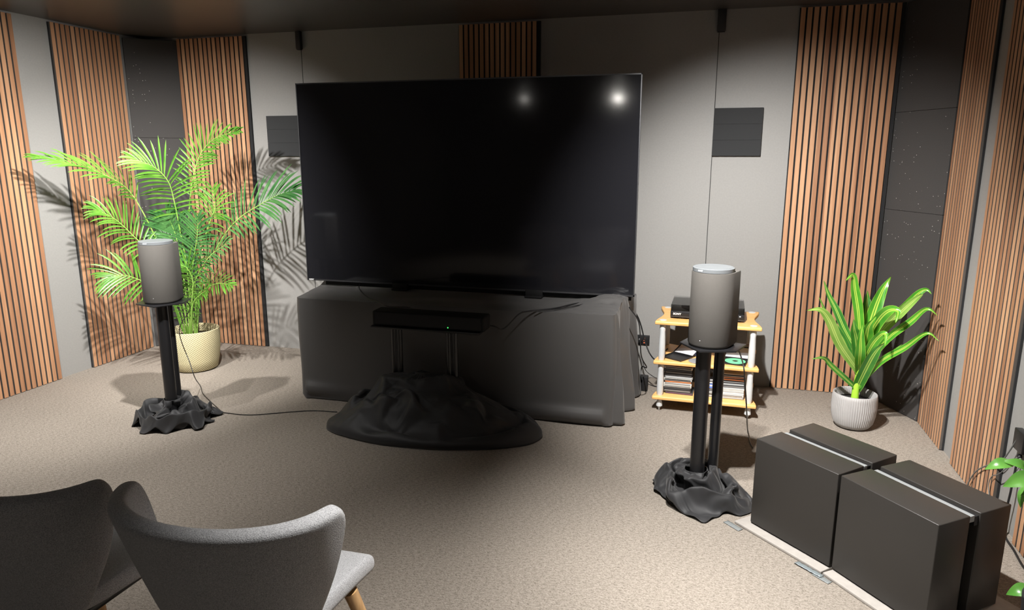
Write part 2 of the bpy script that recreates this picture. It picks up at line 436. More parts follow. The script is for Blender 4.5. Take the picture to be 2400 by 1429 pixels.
# ------------------------------------------------------------------ things on the walls
def grille(label, x0, x1, z0, z1):
    t = thing('acoustic_square', label, 'wall panel', ((x0 + x1) / 2, YW, z0), 0, 'square cloth panels on the back wall')
    w = (x1 - x0) / 2; h = z1 - z0
    m = MB(); n = 3
    for i in range(n): m.box(-w, w, -.022, .001, h * i / n + .0003, h * (i + 1) / n - .0003)
    m.build('cloth_front', M['grille'], t, bevel=.0006, seg=1)
    return t
grille('square grey cloth panel on back wall right of the television', .024, .322, 1.542, 1.843)
grille('square grey cloth panel half hidden behind the television left edge', -3.280, -2.980, 1.538, 1.840)
def wall_box(label, x0, x1, z0):
    t = thing('cable_cover', label, 'cable cover', ((x0 + x1) / 2, YW, z0), 0, 'short black covers under the ceiling'); w = (x1 - x0) / 2
    box('cover_body', M['bracket'], -w, w, -.035, -.0002, 0, HC - z0 - .002, t, .003)
    box('end_cap', M['bracket'], -w + .004, w - .004, -.031, -.004, -.006, 0, t)
wall_box('short black cable cover under ceiling left of the television', -2.979, -2.941, 2.314)
wall_box('short black cable cover under ceiling above the right square panel', .010, .063, 2.310)
t = thing('wall_socket', 'black wall socket with orange lit ports right of the covered table', 'socket', (-.372, YW, .272))
box('face_plate', M['blackplastic'], -.046, .046, -.012, -.001, -.036, .036, t, .004)
for i in range(3): tag(box('lit_port', M['red'], .006, .015, -.0135, -.011, -.022 + i * .016, -.016 + i * .016, t), 'orange lit port')
pl_ = MB().lathe([(.016, 0), (.016, .025), (.008, .03)], 20).build('plug', M['blackplastic'], t, smooth=True)
pl_.rotation_euler = (PI / 2, 0, 0); pl_.location = (-.022, -.011, .0)

# ------------------------------------------------------------------ television
TX0, TX1, TZ0, TZ1, TY, TB = -2.612, -.385, .708, 2.003, 4.20, .672
t = thing('television', 'very large black flat television standing on the cloth-covered table', 'television', ((TX0 + TX1) / 2, TY, TB))
hw = (TX1 - TX0) / 2; z0, z1 = TZ0 - TB, TZ1 - TB
box('back_housing', M['blackplastic'], -hw + .01, hw - .01, .012, .055, z0 + .01, z1 - .01, t, .006)
m = MB()
for a in ((-hw, hw, z0, z0 + .010), (-hw, hw, z1 - .007, z1), (-hw, -hw + .006, z0, z1), (hw - .006, hw, z0, z1)): m.box(a[0], a[1], -.004, .020, a[2], a[3])
m.build('bezel', M['silverblack'], t)
box('screen', M['screen'], -hw + .0055, hw - .0055, .0, .014, z0 + .0095, z1 - .0065, t)
for x in (-.42, .49):
    f = MB().box(x - .055, x + .055, -.03, .16, 0, .012).box(x - .055, x + .055, -.010, .01, .01, z0 + .012)
    f.build('foot', M['matteblack'], t, bevel=.002)
box('stand_beam', M['matteblack'], -hw + .12, hw - .02, .03, .05, .004, z0 + .03, t, .003)
box('badge_plate', M['blackplastic'], -hw + .008, -hw + .062, -.0052, -.003, z0 + .0005, z0 + .0125, t)
lettering('badge_lettering', 'SONY', .0135, M['white'], t, (-hw + .034, -.0056, z0 + .0065), bold=.0004)

# ------------------------------------------------------------------ cloth-covered table
def nz(x, y, z=0): return noise.noise(V((x, y, z)))
def ridge(x, y, z=0): return 1 - abs(nz(x, y, z)) * 2

def table_cover():
    fl, fr, rr, rl = V((-2.458, 3.80, 0)), V((-.455, 3.825, 0)), V((-.395, 4.52, 0)), V((-2.585, 4.50, 0))
    H = .668; corners = [fl, fr, rr, rl]
    cen = sum(corners, V()) / 4
    per = []                                         # rounded outline
    for i in range(4):
        p, c, n_ = corners[i - 1], corners[i], corners[(i + 1) % 4]
        r = .035
        a = c + (p - c).normalized() * r; b = c + (n_ - c).normalized() * r
        per.append((a, c, b))
    outline = []; tags = []
    for i in range(4):
        a, c, b = per[i]
        for k in range(9):
            u = k / 8; q = a * (1 - u) ** 2 + c * 2 * u * (1 - u) + b * u * u; outline.append(q); tags.append(('c', i))
        nx = per[(i + 1) % 4][0]; L = (nx - b).length; n = max(6, int(L / .012))
        for k in range(1, n): outline.append(b.lerp(nx, k / n)); tags.append(('e', i))
    rows = []
    NT, NS = 26, 34
    def top_z(q):
        e = 0
        # heaped cloth at the right rear, near the screen
        d = math.hypot((q.x + .50) / .17, (q.y - 4.10) / .16)
        e += .034 * math.exp(-d * d) * (1 + 1.1 * ridge(q.x * 16 + 2 * nz(q.y * 9, q.x * 9), q.y * 13, 3))
        d = math.hypot((q.x + 2.53) / .09, (q.y - 4.38) / .10); e += .035 * math.exp(-d * d)
        e += .005 * nz(q.x * 3.2, q.y * 7, 1.)
        return H + e
    for j in range(NT):
        s = (j + 1) / NT
        row = []
        for q in outline:
            p = cen.lerp(q, s); row.append(V((p.x, p.y, top_z(p))))
        rows.append(row)
    for j in range(1, NS + 1):
        u = j / NS; row = []
        for i, q in enumerate(outline):
            k = 1 - u
            nrm = (q - cen); nrm.z = 0
            kind, side = tags[i]
            if kind == 'e':
                a, b = corners[side], corners[(side + 1) % 4]; d = (b - a).normalized(); nrm = V((d.y, -d.x, 0))
            else: nrm = nrm.normalized()
            out = .004 * math.sin(min(1, u * 6) * PI / 2)
            if kind == 'e' and side == 1:               # right end: deep hanging folds
                w = (q - corners[1]).length
                out += (.030 * math.sin(w * 24 + .8 * math.sin(u * 4)) + .02 * nz(w * 14, u * 2, 5)) * (.15 + u ** .7) + .03 * u
            elif kind == 'c' and side == 1:
                out += .012 * u + .014 * math.sin(u * 5) * u
            elif kind == 'e' and side == 0:             # front: almost flat, slack hem
                out += .006 * nz(q.x * 2.3, u * 1.7, 2) * u
                hem = max(0, (u - .84) / .16)
                out += .030 * math.sin(hem * PI) * (.55 + .45 * math.sin(q.x * 7.)) * (1 if abs(q.x + 1.45) > .3 else .6)
                out -= .012 * hem * hem
            else:
                out += .010 * nz(q.y * 6, u * 2, 8) * u
            x0 = q + nrm * out
            lift = .012 + (.018 * (1 - max(0, min(1, (q.x + 2.4) / .6))) if side == 0 else 0)
            zz = top_z(q) + (lift - top_z(q)) * u
            row.append(V((x0.x, x0.y, zz)))
        rows.append(row)
    # slight inward turn of the hem
    rows.append([V((q.x + (cen.x - q.x) * .01, q.y + (cen.y - q.y) * .02, .006)) for q in rows[-1]])
    mb = MB().grid(rows, closed=True)
    first = rows[0]; c = cen.copy(); c.z = top_z(cen)
    mb.add([c] + first, [(0, i + 1, (i + 1) % len(first) + 1) for i in range(len(first))])
    return mb
o = table_cover().build('table_cover', M['satin'], None, smooth=True, angle=60, off=(-1.45, 4.15, 0))
tag(o, 'smooth black cloth covering the long low table under the television', 'table cover')

# ------------------------------------------------------------------ floor cloths
# settled drapery: number of points per ring, then x, y, z in half millimetres, ring by ring from the middle outwards
CLOTH_STAND_A = (66, [
96,0,340,96,9,340,96,19,340,96,28,340,94,38,340,91,47,340,87,56,340,81,64,340,74,70,340,65,74,340,56,78,340,48,83,340,41,89,340,33,95,340,24,100,340,15,103,340,5,103,340,-5,100,340,-14,95,340,-22,90,340,-29,85,340,-37,80,340,-45,78,340,-54,
76,340,-64,74,340,-74,71,340,-83,65,340,-89,57,340,-92,48,340,-93,37,340,-93,27,340,-93,18,340,-94,9,340,-97,0,340,-98,-9,340,-96,-19,340,-93,-27,340,-89,-36,340,-85,-44,340,-81,-52,340,-77,-60,340,-73,-69,340,-68,-78,340,-61,-86,340,-53,
-91,340,-43,-95,340,-34,-98,340,-24,-101,340,-15,-103,340,-5,-107,340,5,-110,340,16,-112,340,27,-113,340,38,-111,340,48,-106,340,57,-98,340,63,-89,340,68,-79,340,72,-69,340,76,-60,340,81,-52,340,85,-44,340,90,-36,340,93,-27,340,96,-18,340,
97,-9,340,108,-1,326,104,10,325,98,20,323,86,25,324,87,38,318,78,49,313,87,55,304,83,65,298,71,63,295,59,62,295,48,62,296,37,65,301,29,75,301,23,85,299,20,96,296,20,108,298,9,111,299,-2,105,300,-13,102,302,-22,96,305,-30,88,307,-40,86,310,
-50,83,312,-60,76,313,-68,68,314,-68,56,319,-79,62,315,-91,61,316,-97,51,318,-93,39,320,-102,32,323,-103,21,325,-104,10,325,-106,-1,324,-106,-13,323,-94,-13,322,-86,-21,322,-83,-32,321,-79,-42,320,-76,-52,320,-71,-63,320,-65,-72,321,-71,
-82,320,-67,-94,321,-61,-103,324,-51,-109,327,-40,-113,327,-29,-117,327,-17,-120,324,-5,-121,321,7,-120,318,19,-115,317,31,-110,318,31,-97,325,44,-97,322,56,-103,319,70,-99,321,80,-91,324,87,-82,327,93,-72,328,98,-62,328,99,-52,323,107,-43,
328,110,-33,331,110,-22,328,109,-12,325,97,-3,295,87,6,295,74,16,293,76,29,282,63,42,275,73,48,261,70,61,252,78,71,247,66,74,251,55,71,260,46,76,271,39,83,282,44,93,295,37,100,286,32,101,272,26,113,268,13,116,265,1,108,263,-11,104,265,-23,
100,269,-34,95,273,-42,86,275,-51,77,276,-56,66,277,-51,53,283,-59,42,282,-74,42,278,-83,52,275,-97,53,276,-96,39,280,-109,36,285,-109,23,287,-104,11,286,-102,-1,283,-106,-13,278,-96,-21,274,-82,-19,271,-72,-28,268,-63,-37,267,-58,-48,267,
-54,-61,268,-54,-75,270,-58,-88,272,-61,-101,275,-61,-114,280,-59,-127,286,-46,-123,283,-34,-121,278,-26,-133,276,-14,-127,270,-2,-122,266,10,-112,266,22,-101,271,20,-88,285,31,-76,296,45,-89,295,61,-96,297,76,-92,302,88,-86,306,98,-77,308,
105,-67,307,115,-57,303,116,-43,301,108,-28,303,92,-23,303,85,-11,302,62,9,232,61,24,233,67,39,228,50,42,220,46,58,212,56,70,206,72,68,202,65,81,218,70,93,244,73,81,275,65,82,302,74,99,295,76,113,287,65,118,277,50,114,262,30,102,254,19,117,
244,2,112,236,-9,102,233,-14,89,237,-16,79,247,-26,71,245,-34,60,245,-39,45,244,-38,29,245,-50,24,235,-62,30,226,-73,38,220,-89,40,220,-107,37,226,-107,23,233,-121,21,235,-120,7,234,-113,-5,228,-105,-16,219,-91,-18,212,-76,-20,208,-62,-23,
208,-64,-38,210,-54,-47,217,-49,-61,223,-48,-78,231,-51,-95,240,-59,-109,248,-64,-123,257,-59,-136,265,-44,-143,269,-49,-129,258,-39,-121,246,-27,-110,234,-16,-102,223,-2,-104,213,8,-90,215,15,-75,227,12,-61,245,32,-56,256,46,-71,256,55,
-61,268,66,-52,272,77,-51,262,80,-36,261,84,-20,255,90,-5,247,96,6,237,81,13,238,74,3,230,71,44,158,58,43,155,53,59,157,37,58,154,36,74,155,42,88,169,72,82,185,82,98,232,102,84,285,109,100,332,108,132,344,102,153,347,89,163,343,73,149,338,
65,149,308,49,135,269,37,112,233,7,117,218,11,91,216,14,75,222,12,61,227,3,49,230,-4,34,230,-10,23,219,-24,21,205,-38,22,190,-51,13,180,-65,16,173,-82,15,173,-82,9,192,-100,12,188,-114,7,194,-127,1,194,-116,-9,190,-101,-3,188,-85,-5,187,
-73,-13,186,-62,-26,189,-57,-42,195,-58,-61,205,-62,-82,217,-74,-96,234,-73,-119,222,-79,-145,224,-89,-166,230,-95,-179,242,-79,-185,243,-58,-174,233,-35,-160,244,-20,-137,229,-23,-115,209,-15,-92,192,-5,-74,179,9,-63,175,6,-47,186,8,-31,
201,28,-35,201,36,-21,210,50,-8,209,58,8,208,68,10,193,78,10,182,93,8,168,86,22,159,94,35,159,80,36,151,86,51,131,72,59,126,52,54,124,37,66,125,39,83,134,54,100,159,83,105,213,124,90,281,145,123,349,137,165,376,127,177,393,109,181,394,92,
185,395,72,185,395,53,179,377,38,167,328,24,139,267,24,125,208,6,83,198,27,63,195,21,45,195,4,47,194,11,35,202,-4,27,194,-19,23,182,-34,17,168,-49,4,159,-65,-6,161,-81,-8,167,-94,12,173,-104,31,180,-123,24,188,-118,8,176,-112,-6,160,-110,
-27,153,-106,-46,159,-101,-61,168,-96,-76,178,-94,-91,189,-97,-110,202,-112,-125,221,-111,-151,204,-119,-184,202,-124,-212,184,-138,-240,189,-139,-259,196,-129,-267,210,-104,-258,220,-72,-237,229,-45,-203,215,-22,-172,196,-21,-123,177,-4,
-81,159,-13,-48,155,-4,-34,141,-5,-13,145,11,1,145,10,19,154,14,35,166,32,31,164,49,22,162,64,9,160,81,-3,159,103,4,155,109,23,148,105,48,143,90,34,229,85,52,213,81,67,192,82,77,172,92,94,165,101,92,202,135,107,257,169,118,331,168,167,373,
155,182,388,129,187,370,106,194,348,86,198,350,64,199,377,42,198,402,24,187,386,12,172,321,5,150,243,2,109,186,23,66,178,20,43,178,2,35,182,-9,48,201,-35,44,209,-59,49,196,-71,60,180,-83,55,163,-93,45,147,-112,40,139,-136,28,131,-147,6,134,
-158,-16,140,-165,-41,144,-176,-65,158,-182,-83,179,-178,-87,199,-168,-102,205,-157,-117,206,-149,-134,204,-145,-153,196,-128,-162,180,-140,-191,176,-160,-225,177,-165,-256,164,-167,-285,163,-162,-306,168,-147,-317,176,-125,-315,189,-96,
-300,205,-91,-255,195,-57,-228,178,-21,-181,162,-28,-113,162,-23,-65,140,-19,-32,124,-12,-6,117,-4,17,119,7,33,129,22,25,148,35,-8,173,67,-33,210,93,-46,240,110,-45,260,118,-30,266,114,-7,259,104,14,245,211,-4,270,209,19,267,200,44,253,184,
69,233,167,91,230,161,100,253,179,103,298,186,146,337,174,170,352,141,170,331,124,202,278,98,199,231,78,211,228,58,196,268,33,195,337,12,201,386,-4,185,370,-12,166,304,-17,138,229,-9,97,187,-7,72,175,-28,68,181,-63,73,194,-100,80,211,-130,
77,225,-134,56,239,-149,46,227,-163,40,209,-170,17,210,-196,5,205,-208,-21,207,-215,-44,210,-215,-66,214,-229,-87,213,-234,-107,209,-216,-115,197,-193,-118,190,-174,-126,186,-160,-139,181,-151,-155,175,-143,-175,169,-133,-203,161,-162,-223,
158,-156,-249,147,-149,-272,146,-140,-293,150,-128,-306,163,-113,-316,174,-90,-314,188,-77,-282,201,-63,-244,209,-15,-216,186,-5,-153,158,-1,-96,138,-3,-56,116,2,-25,107,15,-5,113,42,1,130,66,-33,166,123,-50,201,168,-77,242,190,-98,270,206,
-85,280,210,-66,283,210,-44,279,211,-24,270,227,-13,298,228,5,330,231,28,340,227,55,323,226,79,292,210,103,291,206,123,312,195,149,321,164,150,307,154,195,252,121,198,177,95,213,124,72,203,108,48,212,139,38,226,223,6,206,318,-15,200,368,
-26,182,339,-33,155,283,-36,127,238,-43,104,224,-69,107,223,-106,111,243,-139,107,265,-160,93,279,-179,79,265,-194,63,253,-207,41,253,-221,16,255,-236,-13,265,-249,-40,267,-255,-61,260,-255,-75,242,-257,-87,219,-239,-96,194,-207,-98,173,
-176,-93,165,-154,-100,165,-139,-115,173,-129,-135,177,-129,-155,160,-124,-179,146,-124,-208,149,-119,-216,171,-102,-231,166,-92,-247,153,-89,-272,141,-84,-290,162,-71,-300,177,-58,-282,197,-44,-252,211,-24,-207,207,12,-177,167,12,-130,134,
17,-90,117,28,-62,112,52,-49,121,98,-53,140,135,-85,186,161,-106,233,187,-112,252,204,-101,259,195,-77,256,205,-56,250,226,-51,255,227,-30,268,280,-21,181,265,3,242,238,28,295,244,46,326,242,73,320,236,101,305,222,125,300,194,130,289,189,
174,254,160,192,175,130,215,109,104,207,68,85,230,61,59,241,71,28,236,131,15,241,244,-13,221,329,-32,199,336,-44,175,311,-53,151,283,-70,138,270,-100,132,278,-127,119,297,-152,117,296,-168,107,270,-172,90,239,-190,74,224,-205,46,231,-235,
28,250,-258,-3,270,-271,-33,278,-274,-53,265,-266,-63,235,-241,-67,201,-204,-72,165,-182,-75,121,-152,-60,117,-135,-77,115,-120,-94,126,-105,-109,144,-93,-131,160,-87,-157,164,-78,-177,151,-65,-158,176,-48,-168,159,-40,-186,156,-43,-224,
160,-49,-259,138,-45,-277,164,-33,-271,187,-21,-252,209,-7,-218,213,15,-181,196,29,-147,169,42,-129,138,62,-112,129,94,-105,148,128,-101,187,158,-125,195,157,-107,208,173,-81,183,195,-66,156,224,-57,136,254,-47,123,275,-33,122,291,-42,140,
312,-24,50,303,0,101,293,26,172,269,52,236,264,76,273,251,102,277,230,122,262,200,137,234,205,189,194,173,215,125,145,204,76,117,223,64,97,246,54,72,261,54,63,259,103,4,245,178,-8,249,277,-23,212,302,-45,193,307,-64,172,305,-86,156,305,
-111,142,314,-133,134,306,-147,134,267,-141,123,207,-161,126,159,-171,103,145,-182,66,167,-210,35,201,-251,21,231,-273,-8,250,-267,-30,237,-237,-39,212,-201,-41,174,-174,-37,122,-165,-40,70,-172,-70,61,-158,-90,71,-139,-106,83,-144,-109,
110,-138,-129,131,-135,-153,143,-122,-137,125,-107,-153,96,-91,-171,76,-66,-172,76,-35,-165,114,-26,-207,152,-14,-248,151,-7,-251,177,5,-249,204,11,-222,220,27,-208,196,49,-186,192,70,-165,189,76,-137,197,108,-139,197,134,-128,201,133,-108,
163,184,-107,115,238,-111,80,272,-103,62,302,-105,60,323,-88,40,320,-70,22,318,-44,23,330,-25,51,321,2,60,312,30,78,308,56,130,275,73,184,249,92,217,227,115,204,220,156,172,218,204,137,184,214,87,152,220,65,130,230,80,103,249,77,86,270,55,
77,280,88,20,259,133,2,268,218,-27,242,249,-39,205,270,-65,188,296,-91,171,313,-115,157,314,-127,153,275,-130,155,199,-191,180,145,-227,180,102,-220,155,84,-205,110,89,-181,73,129,-205,35,170,-239,4,188,-214,2,201,-192,-3,169,-181,-4,120,
-194,-18,67,-219,-57,60,-220,-88,62,-197,-107,56,-178,-114,81,-164,-137,87,-142,-146,74,-164,-157,91,-154,-192,86,-143,-233,95,-123,-255,81,-94,-247,66,-49,-213,64,-4,-179,104,-13,-200,155,3,-216,179,23,-233,188,28,-233,219,48,-211,210,47,
-192,236,66,-169,245,89,-148,236,98,-156,195,134,-158,146,201,-159,94,263,-161,55,301,-153,31,322,-140,35,326,-123,22,329,-98,16,335,-71,19,330,-47,38,393,4,123,366,22,119,327,42,81,301,66,65,301,95,105,263,106,149,243,133,148,235,176,113,
223,221,82,189,232,62,158,236,64,142,241,95,119,263,87,97,285,57,83,298,84,37,273,100,6,284,157,-26,268,175,-45,230,204,-68,200,248,-95,194,285,-115,176,276,-116,171,217,-175,200,147,-210,205,69,-246,200,37,-271,178,36,-274,144,63,-250,96,
86,-191,71,91,-215,67,129,-203,42,116,-208,25,88,-230,-2,64,-249,-39,64,-263,-79,64,-260,-109,57,-233,-128,57,-203,-140,73,-179,-150,56,-171,-181,58,-175,-224,67,-180,-264,78,-161,-278,42,-143,-302,41,-114,-308,59,-68,-275,58,-15,-230,68,
22,-210,113,39,-205,153,53,-215,185,34,-246,195,48,-228,226,57,-203,251,88,-187,247,143,-185,215,204,-190,156,253,-196,99,292,-195,54,302,-190,22,323,-173,20,340,-149,28,329,-115,43,361,-90,50,380,-54,73,389,-19,106,395,35,210,418,52,196,
363,67,144,310,83,62,285,114,56,287,141,96,256,157,96,239,197,63,218,236,34,188,254,39,157,256,67,139,261,106,103,267,105,106,301,63,72,314,72,35,292,70,2,302,98,-30,287,94,-59,259,120,-82,223,169,-106,225,220,-110,199,206,-154,210,162,
-196,216,78,-242,221,28,-281,214,28,-302,186,15,-307,149,30,-296,106,47,-273,71,70,-257,39,60,-283,26,80,-292,-6,78,-291,-37,67,-293,-69,58,-300,-106,56,-294,-137,59,-264,-154,69,-227,-166,56,-202,-183,62,-199,-219,57,-206,-269,62,-186,
-283,29,-164,-299,16,-131,-303,16,-100,-303,21,-75,-328,51,-26,-291,57,-24,-261,104,4,-260,140,39,-267,164,76,-273,182,95,-247,202,116,-219,197,152,-209,140,223,-254,93,241,-247,16,273,-230,16,298,-211,16,323,-188,29,318,-165,50,328,-137,
61,365,-112,66,383,-71,100,370,-30,140,383,10,183,417,39,247,415,75,248,422,82,186,331,98,99,286,136,32,284,171,47,268,200,65,246,240,45,223,274,17,187,282,32,168,265,83,127,284,110,91,289,114,97,326,66,55,313,53,17,321,60,-17,313,48,-55,
324,43,-85,300,51,-111,266,89,-135,235,129,-165,231,138,-183,227,89,-233,234,40,-271,224,15,-305,206,16,-313,176,41,-319,139,51,-327,101,53,-320,64,57,-319,28,53,-334,-4,50,-326,-33,29,-321,-64,31,-318,-96,35,-320,-133,37,-298,-156,25,-274,
-179,35,-248,-200,64,-223,-218,56,-221,-258,58,-202,-280,27,-183,-308,20,-152,-325,24,-119,-328,22,-85,-323,16,-52,-320,23,-27,-346,50,-3,-310,55,28,-290,64,58,-263,78,90,-244,89,125,-236,90,167,-256,69,221,-305,43,223,-276,17,259,-266,19,
289,-247,18,318,-215,56,341,-187,80,358,-160,84,371,-131,83,386,-97,103,374,-57,142,398,-11,164,408,12,216,432,55,232,435,93,245,415,114,218,397,96,111,303,154,36,274,200,21,261,235,33,250,278,32,218,302,21,181,301,48,163,278,111,118,307,
129,80,315,121,77,341,57,35,321,34,-2,335,38,-41,338,41,-72,333,16,-107,314,16,-139,298,31,-168,278,54,-199,266,61,-228,248,44,-262,239,18,-298,225,17,-322,196,46,-341,158,73,-351,121,78,-336,86,81,-341,51,63,-342,15,50,-348,-18,26,-341,
-52,16,-336,-86,22,-331,-119,27,-315,-151,17,-300,-180,29,-276,-201,20,-257,-226,41,-241,-254,48,-220,-274,22,-200,-304,22,-175,-349,65,-143,-366,89,-109,-370,76,-71,-345,48,-40,-341,18,-6,-343,24,26,-346,38,59,-343,24,95,-342,34,128,-328,
22,167,-325,17,204,-321,23,239,-304,22,228,-282,52,255,-244,96,279,-205,127,301,-170,141,319,-140,140,339,-120,125,362,-102,121,388,-86,144,403,-40,144,417,-11,177,427,16,213,434,58,201,435,98,218,419,134,216,389,98,158,349,156,51,287,213,
16,266,253,16,253,294,16,223,316,37,192,281,79,154,310,137,112,306,166,87,336,141,67,356,68,33,337,23,-6,347,21,-47,355,26,-89,365,39,-123,341,38,-151,308,22,-178,282,16,-209,266,16,-242,256,16,-278,246,24,-306,220,55,-322,182,102,-328,137,
134,-360,112,141,-372,75,125,-359,37,106,-340,3,97,-355,-29,76,-362,-63,55,-357,-99,50,-350,-135,43,-334,-168,25,-307,-193,16,-285,-220,20,-267,-246,36,-244,-269,23,-222,-295,17,-199,-335,46,-157,-353,151,-122,-369,193,-95,-392,167,-60,
-390,101,-28,-371,41,7,-367,32,43,-368,40,79,-359,24,118,-346,16,151,-336,34,187,-342,16,225,-335,16,271,-322,97,328,-284,174,346,-243,202,363,-207,198,376,-170,205,372,-135,199,356,-100,176,364,-71,159,392,-49,161,429,-30,162,437,-6,185,
426,27,190,429,52,165,445,86,182,437,128,193,406,119,160,345,119,100,325,207,44,293,253,20,276,286,42,248,296,88,204,292,150,152,271,182,154,316,185,127,344,152,64,371,103,47,358,37,6,370,32,-34,388,62,-66,371,119,-106,354,127,-149,337,85,
-178,301,29,-211,282,15,-246,272,29,-273,248,77,-296,216,134,-297,168,184,-333,144,213,-359,110,212,-378,74,195,-348,45,175,-344,3,175,-349,-34,163,-360,-69,143,-333,-96,121,-335,-136,102,-343,-174,85,-333,-210,65,-313,-241,56,-290,-269,44,
-254,-284,19,-230,-312,16,-195,-345,107,-150,-361,231,-122,-398,268,-83,-400,251,-48,-386,178,-12,-385,94,15,-356,90,51,-351,125,90,-344,131,133,-364,74,177,-357,37,215,-339,59,247,-294,129,304,-274,234,355,-259,272,383,-238,238,400,-206,
217,430,-166,226,430,-130,214,402,-105,171,400,-69,182,432,-46,182,456,-17,180,444,13,170,425,39,158,417,48,130,449,72,144,426,104,155,410,144,161,368,113,140,310,140,91,299,207,79,256,216,87,222,220,143,205,228,209,205,276,207,194,316,206,
161,349,193,117,364,127,77,388,69,33,399,73,-4,401,132,-32,372,194,-69,349,211,-106,323,174,-165,323,108,-201,304,74,-226,276,107,-238,233,167,-268,216,231,-325,214,252,-361,185,266,-387,150,248,-375,106,247,-362,61,235,-363,17,238,-361,
-24,234,-363,-64,224,-375,-95,193,-340,-126,180,-325,-164,169,-337,-202,164,-305,-225,160,-289,-261,126,-267,-297,68,-236,-322,69,-180,-328,174,-163,-386,253,-132,-418,269,-93,-433,276,-45,-414,230,-4,-387,160,35,-399,159,72,-401,224,103,
-384,259,139,-345,221,177,-322,171,220,-307,182,275,-306,242,328,-291,299,363,-279,260,387,-262,190,388,-220,173,441,-167,208,459,-129,209,424,-89,186,425,-63,158,461,-43,161,469,-7,157,425,11,158,442,38,130,407,46,102,446,46,114,423,81,
107,439,119,129,391,132,142,349,116,146,304,135,148,287,171,171,280,216,202,251,255,216,220,262,184,215,303,194,201,344,208,167,377,168,115,402,132,70,412,144,30,413,189,-14,396,203,-54,375,226,-91,349,226,-122,312,184,-157,289,166,-187,
269,205,-230,266,254,-281,263,272,-325,241,279,-365,213,279,-391,174,274,-399,128,258,-385,85,236,-380,40,233,-371,-2,224,-382,-42,225,-397,-82,229,-387,-123,214,-372,-162,224,-345,-183,254,-322,-219,270,-289,-244,238,-258,-268,151,-223,
-291,141,-207,-347,212,-181,-384,207,-139,-398,194,-104,-433,240,-60,-438,241,-14,-422,202,30,-431,220,68,-429,280,112,-421,289,155,-403,282,195,-368,260,235,-340,254,281,-326,279,327,-314,278,349,-306,188,390,-305,107,413,-264,99,400,-176,
179,451,-135,190,425,-98,170,441,-70,151,468,-40,145,469,-3,140,414,5,145,449,29,115,405,46,75,450,43,74,470,46,119,438,64,91,405,115,94,365,140,132,337,122,178,318,162,188,300,206,192,272,245,181,258,291,167,219,302,147,219,342,188,191,
375,212,147,402,203,103,423,202,50,429,178,-4,419,128,-42,392,156,-78,366,193,-114,341,204,-148,320,223,-185,304,245,-228,289,242,-266,262,219,-319,264,198,-366,244,195,-397,208,228,-406,160,220,-408,111,203,-402,64,183,-395,20,155,-387,
-22,152,-406,-62,174,-412,-107,186,-397,-147,215,-373,-177,255,-355,-217,301,-331,-252,303,-280,-272,235,-252,-302,206,-234,-344,201,-201,-359,92,-171,-390,57,-117,-404,148,-80,-441,211,-34,-443,216,11,-450,239,55,-441,247,96,-416,215,146,
-409,244,194,-396,252,232,-361,236,270,-329,239,315,-360,226,352,-360,123,413,-373,36,440,-333,26,420,-222,123,410,-145,181,407,-113,151,418,-83,124,448,-56,114,453,-16,113,407,-3,121,442,21,95,413,23,77,476,10,92,489,57,54,490,103,61,494,
113,110,455,147,141,404,168,148,375,197,119,352,239,99,322,277,86,292,314,75,282,351,101,212,358,119,199,390,200,163,419,224,112,439,192,45,445,98,-20,459,35,-54,421,59,-84,384,98,-118,361,147,-151,336,186,-188,314,165,-238,327,125,-280,
305,86,-330,290,46,-375,264,40,-411,240,101,-397,188,124,-396,137,120,-396,89,90,-407,45,48,-410,1,40,-405,-46,51,-402,-92,60,-390,-134,95,-406,-160,149,-374,-199,212,-337,-230,263,-315,-267,250,-284,-300,217,-239,-313,133,-262,-393,16,
-226,-424,16,-164,-419,30,-93,-415,145,-57,-443,184,-14,-457,198,33,-445,146,65,-402,81,121,-404,136,177,-408,188,218,-375,182,250,-333,177,310,-346,152,343,-415,75,415,-410,55,445,-375,30,448,-278,66,422,-183,138,399,-156,107,393,-131,52,
388,-92,35,389,-49,52,394,-7,63,409,11,99,448,-4,96,499,43,41,551,94,26,564,133,51,534,170,47,502,205,34,473,243,23,441,280,16,410,318,16,376,355,16,343,390,16,304,417,16,274,439,78,177,429,120,130,421,163,85,456,110,1,488,16,-53,488,16,
-94,458,16,-126,421,16,-145,370,52,-175,340,73,-225,336,19,-268,359,16,-314,337,16,-360,310,16,-403,281,16,-438,244,16,-452,194,16,-432,143,28,-447,94,16,-450,47,16,-451,2,16,-456,-44,16,-457,-91,16,-454,-137,16,-446,-182,16,-391,-188,60,
-354,-222,129,-316,-255,192,-297,-295,173,-255,-344,38,-283,-398,26,-243,-424,33,-203,-445,16,-125,-427,53,-74,-439,110,-33,-463,102,13,-442,16,61,-478,16,92,-424,16,156,-413,94,194,-376,110,237,-346,110,297,-333,88,346,-392,17,386,-421,38,
431,-395,57,453,-351,37,436,-231,88,440,-196,40,524,-139,19,523,-110,51,487,-121,15,450,-58,37,432,-7,58,])
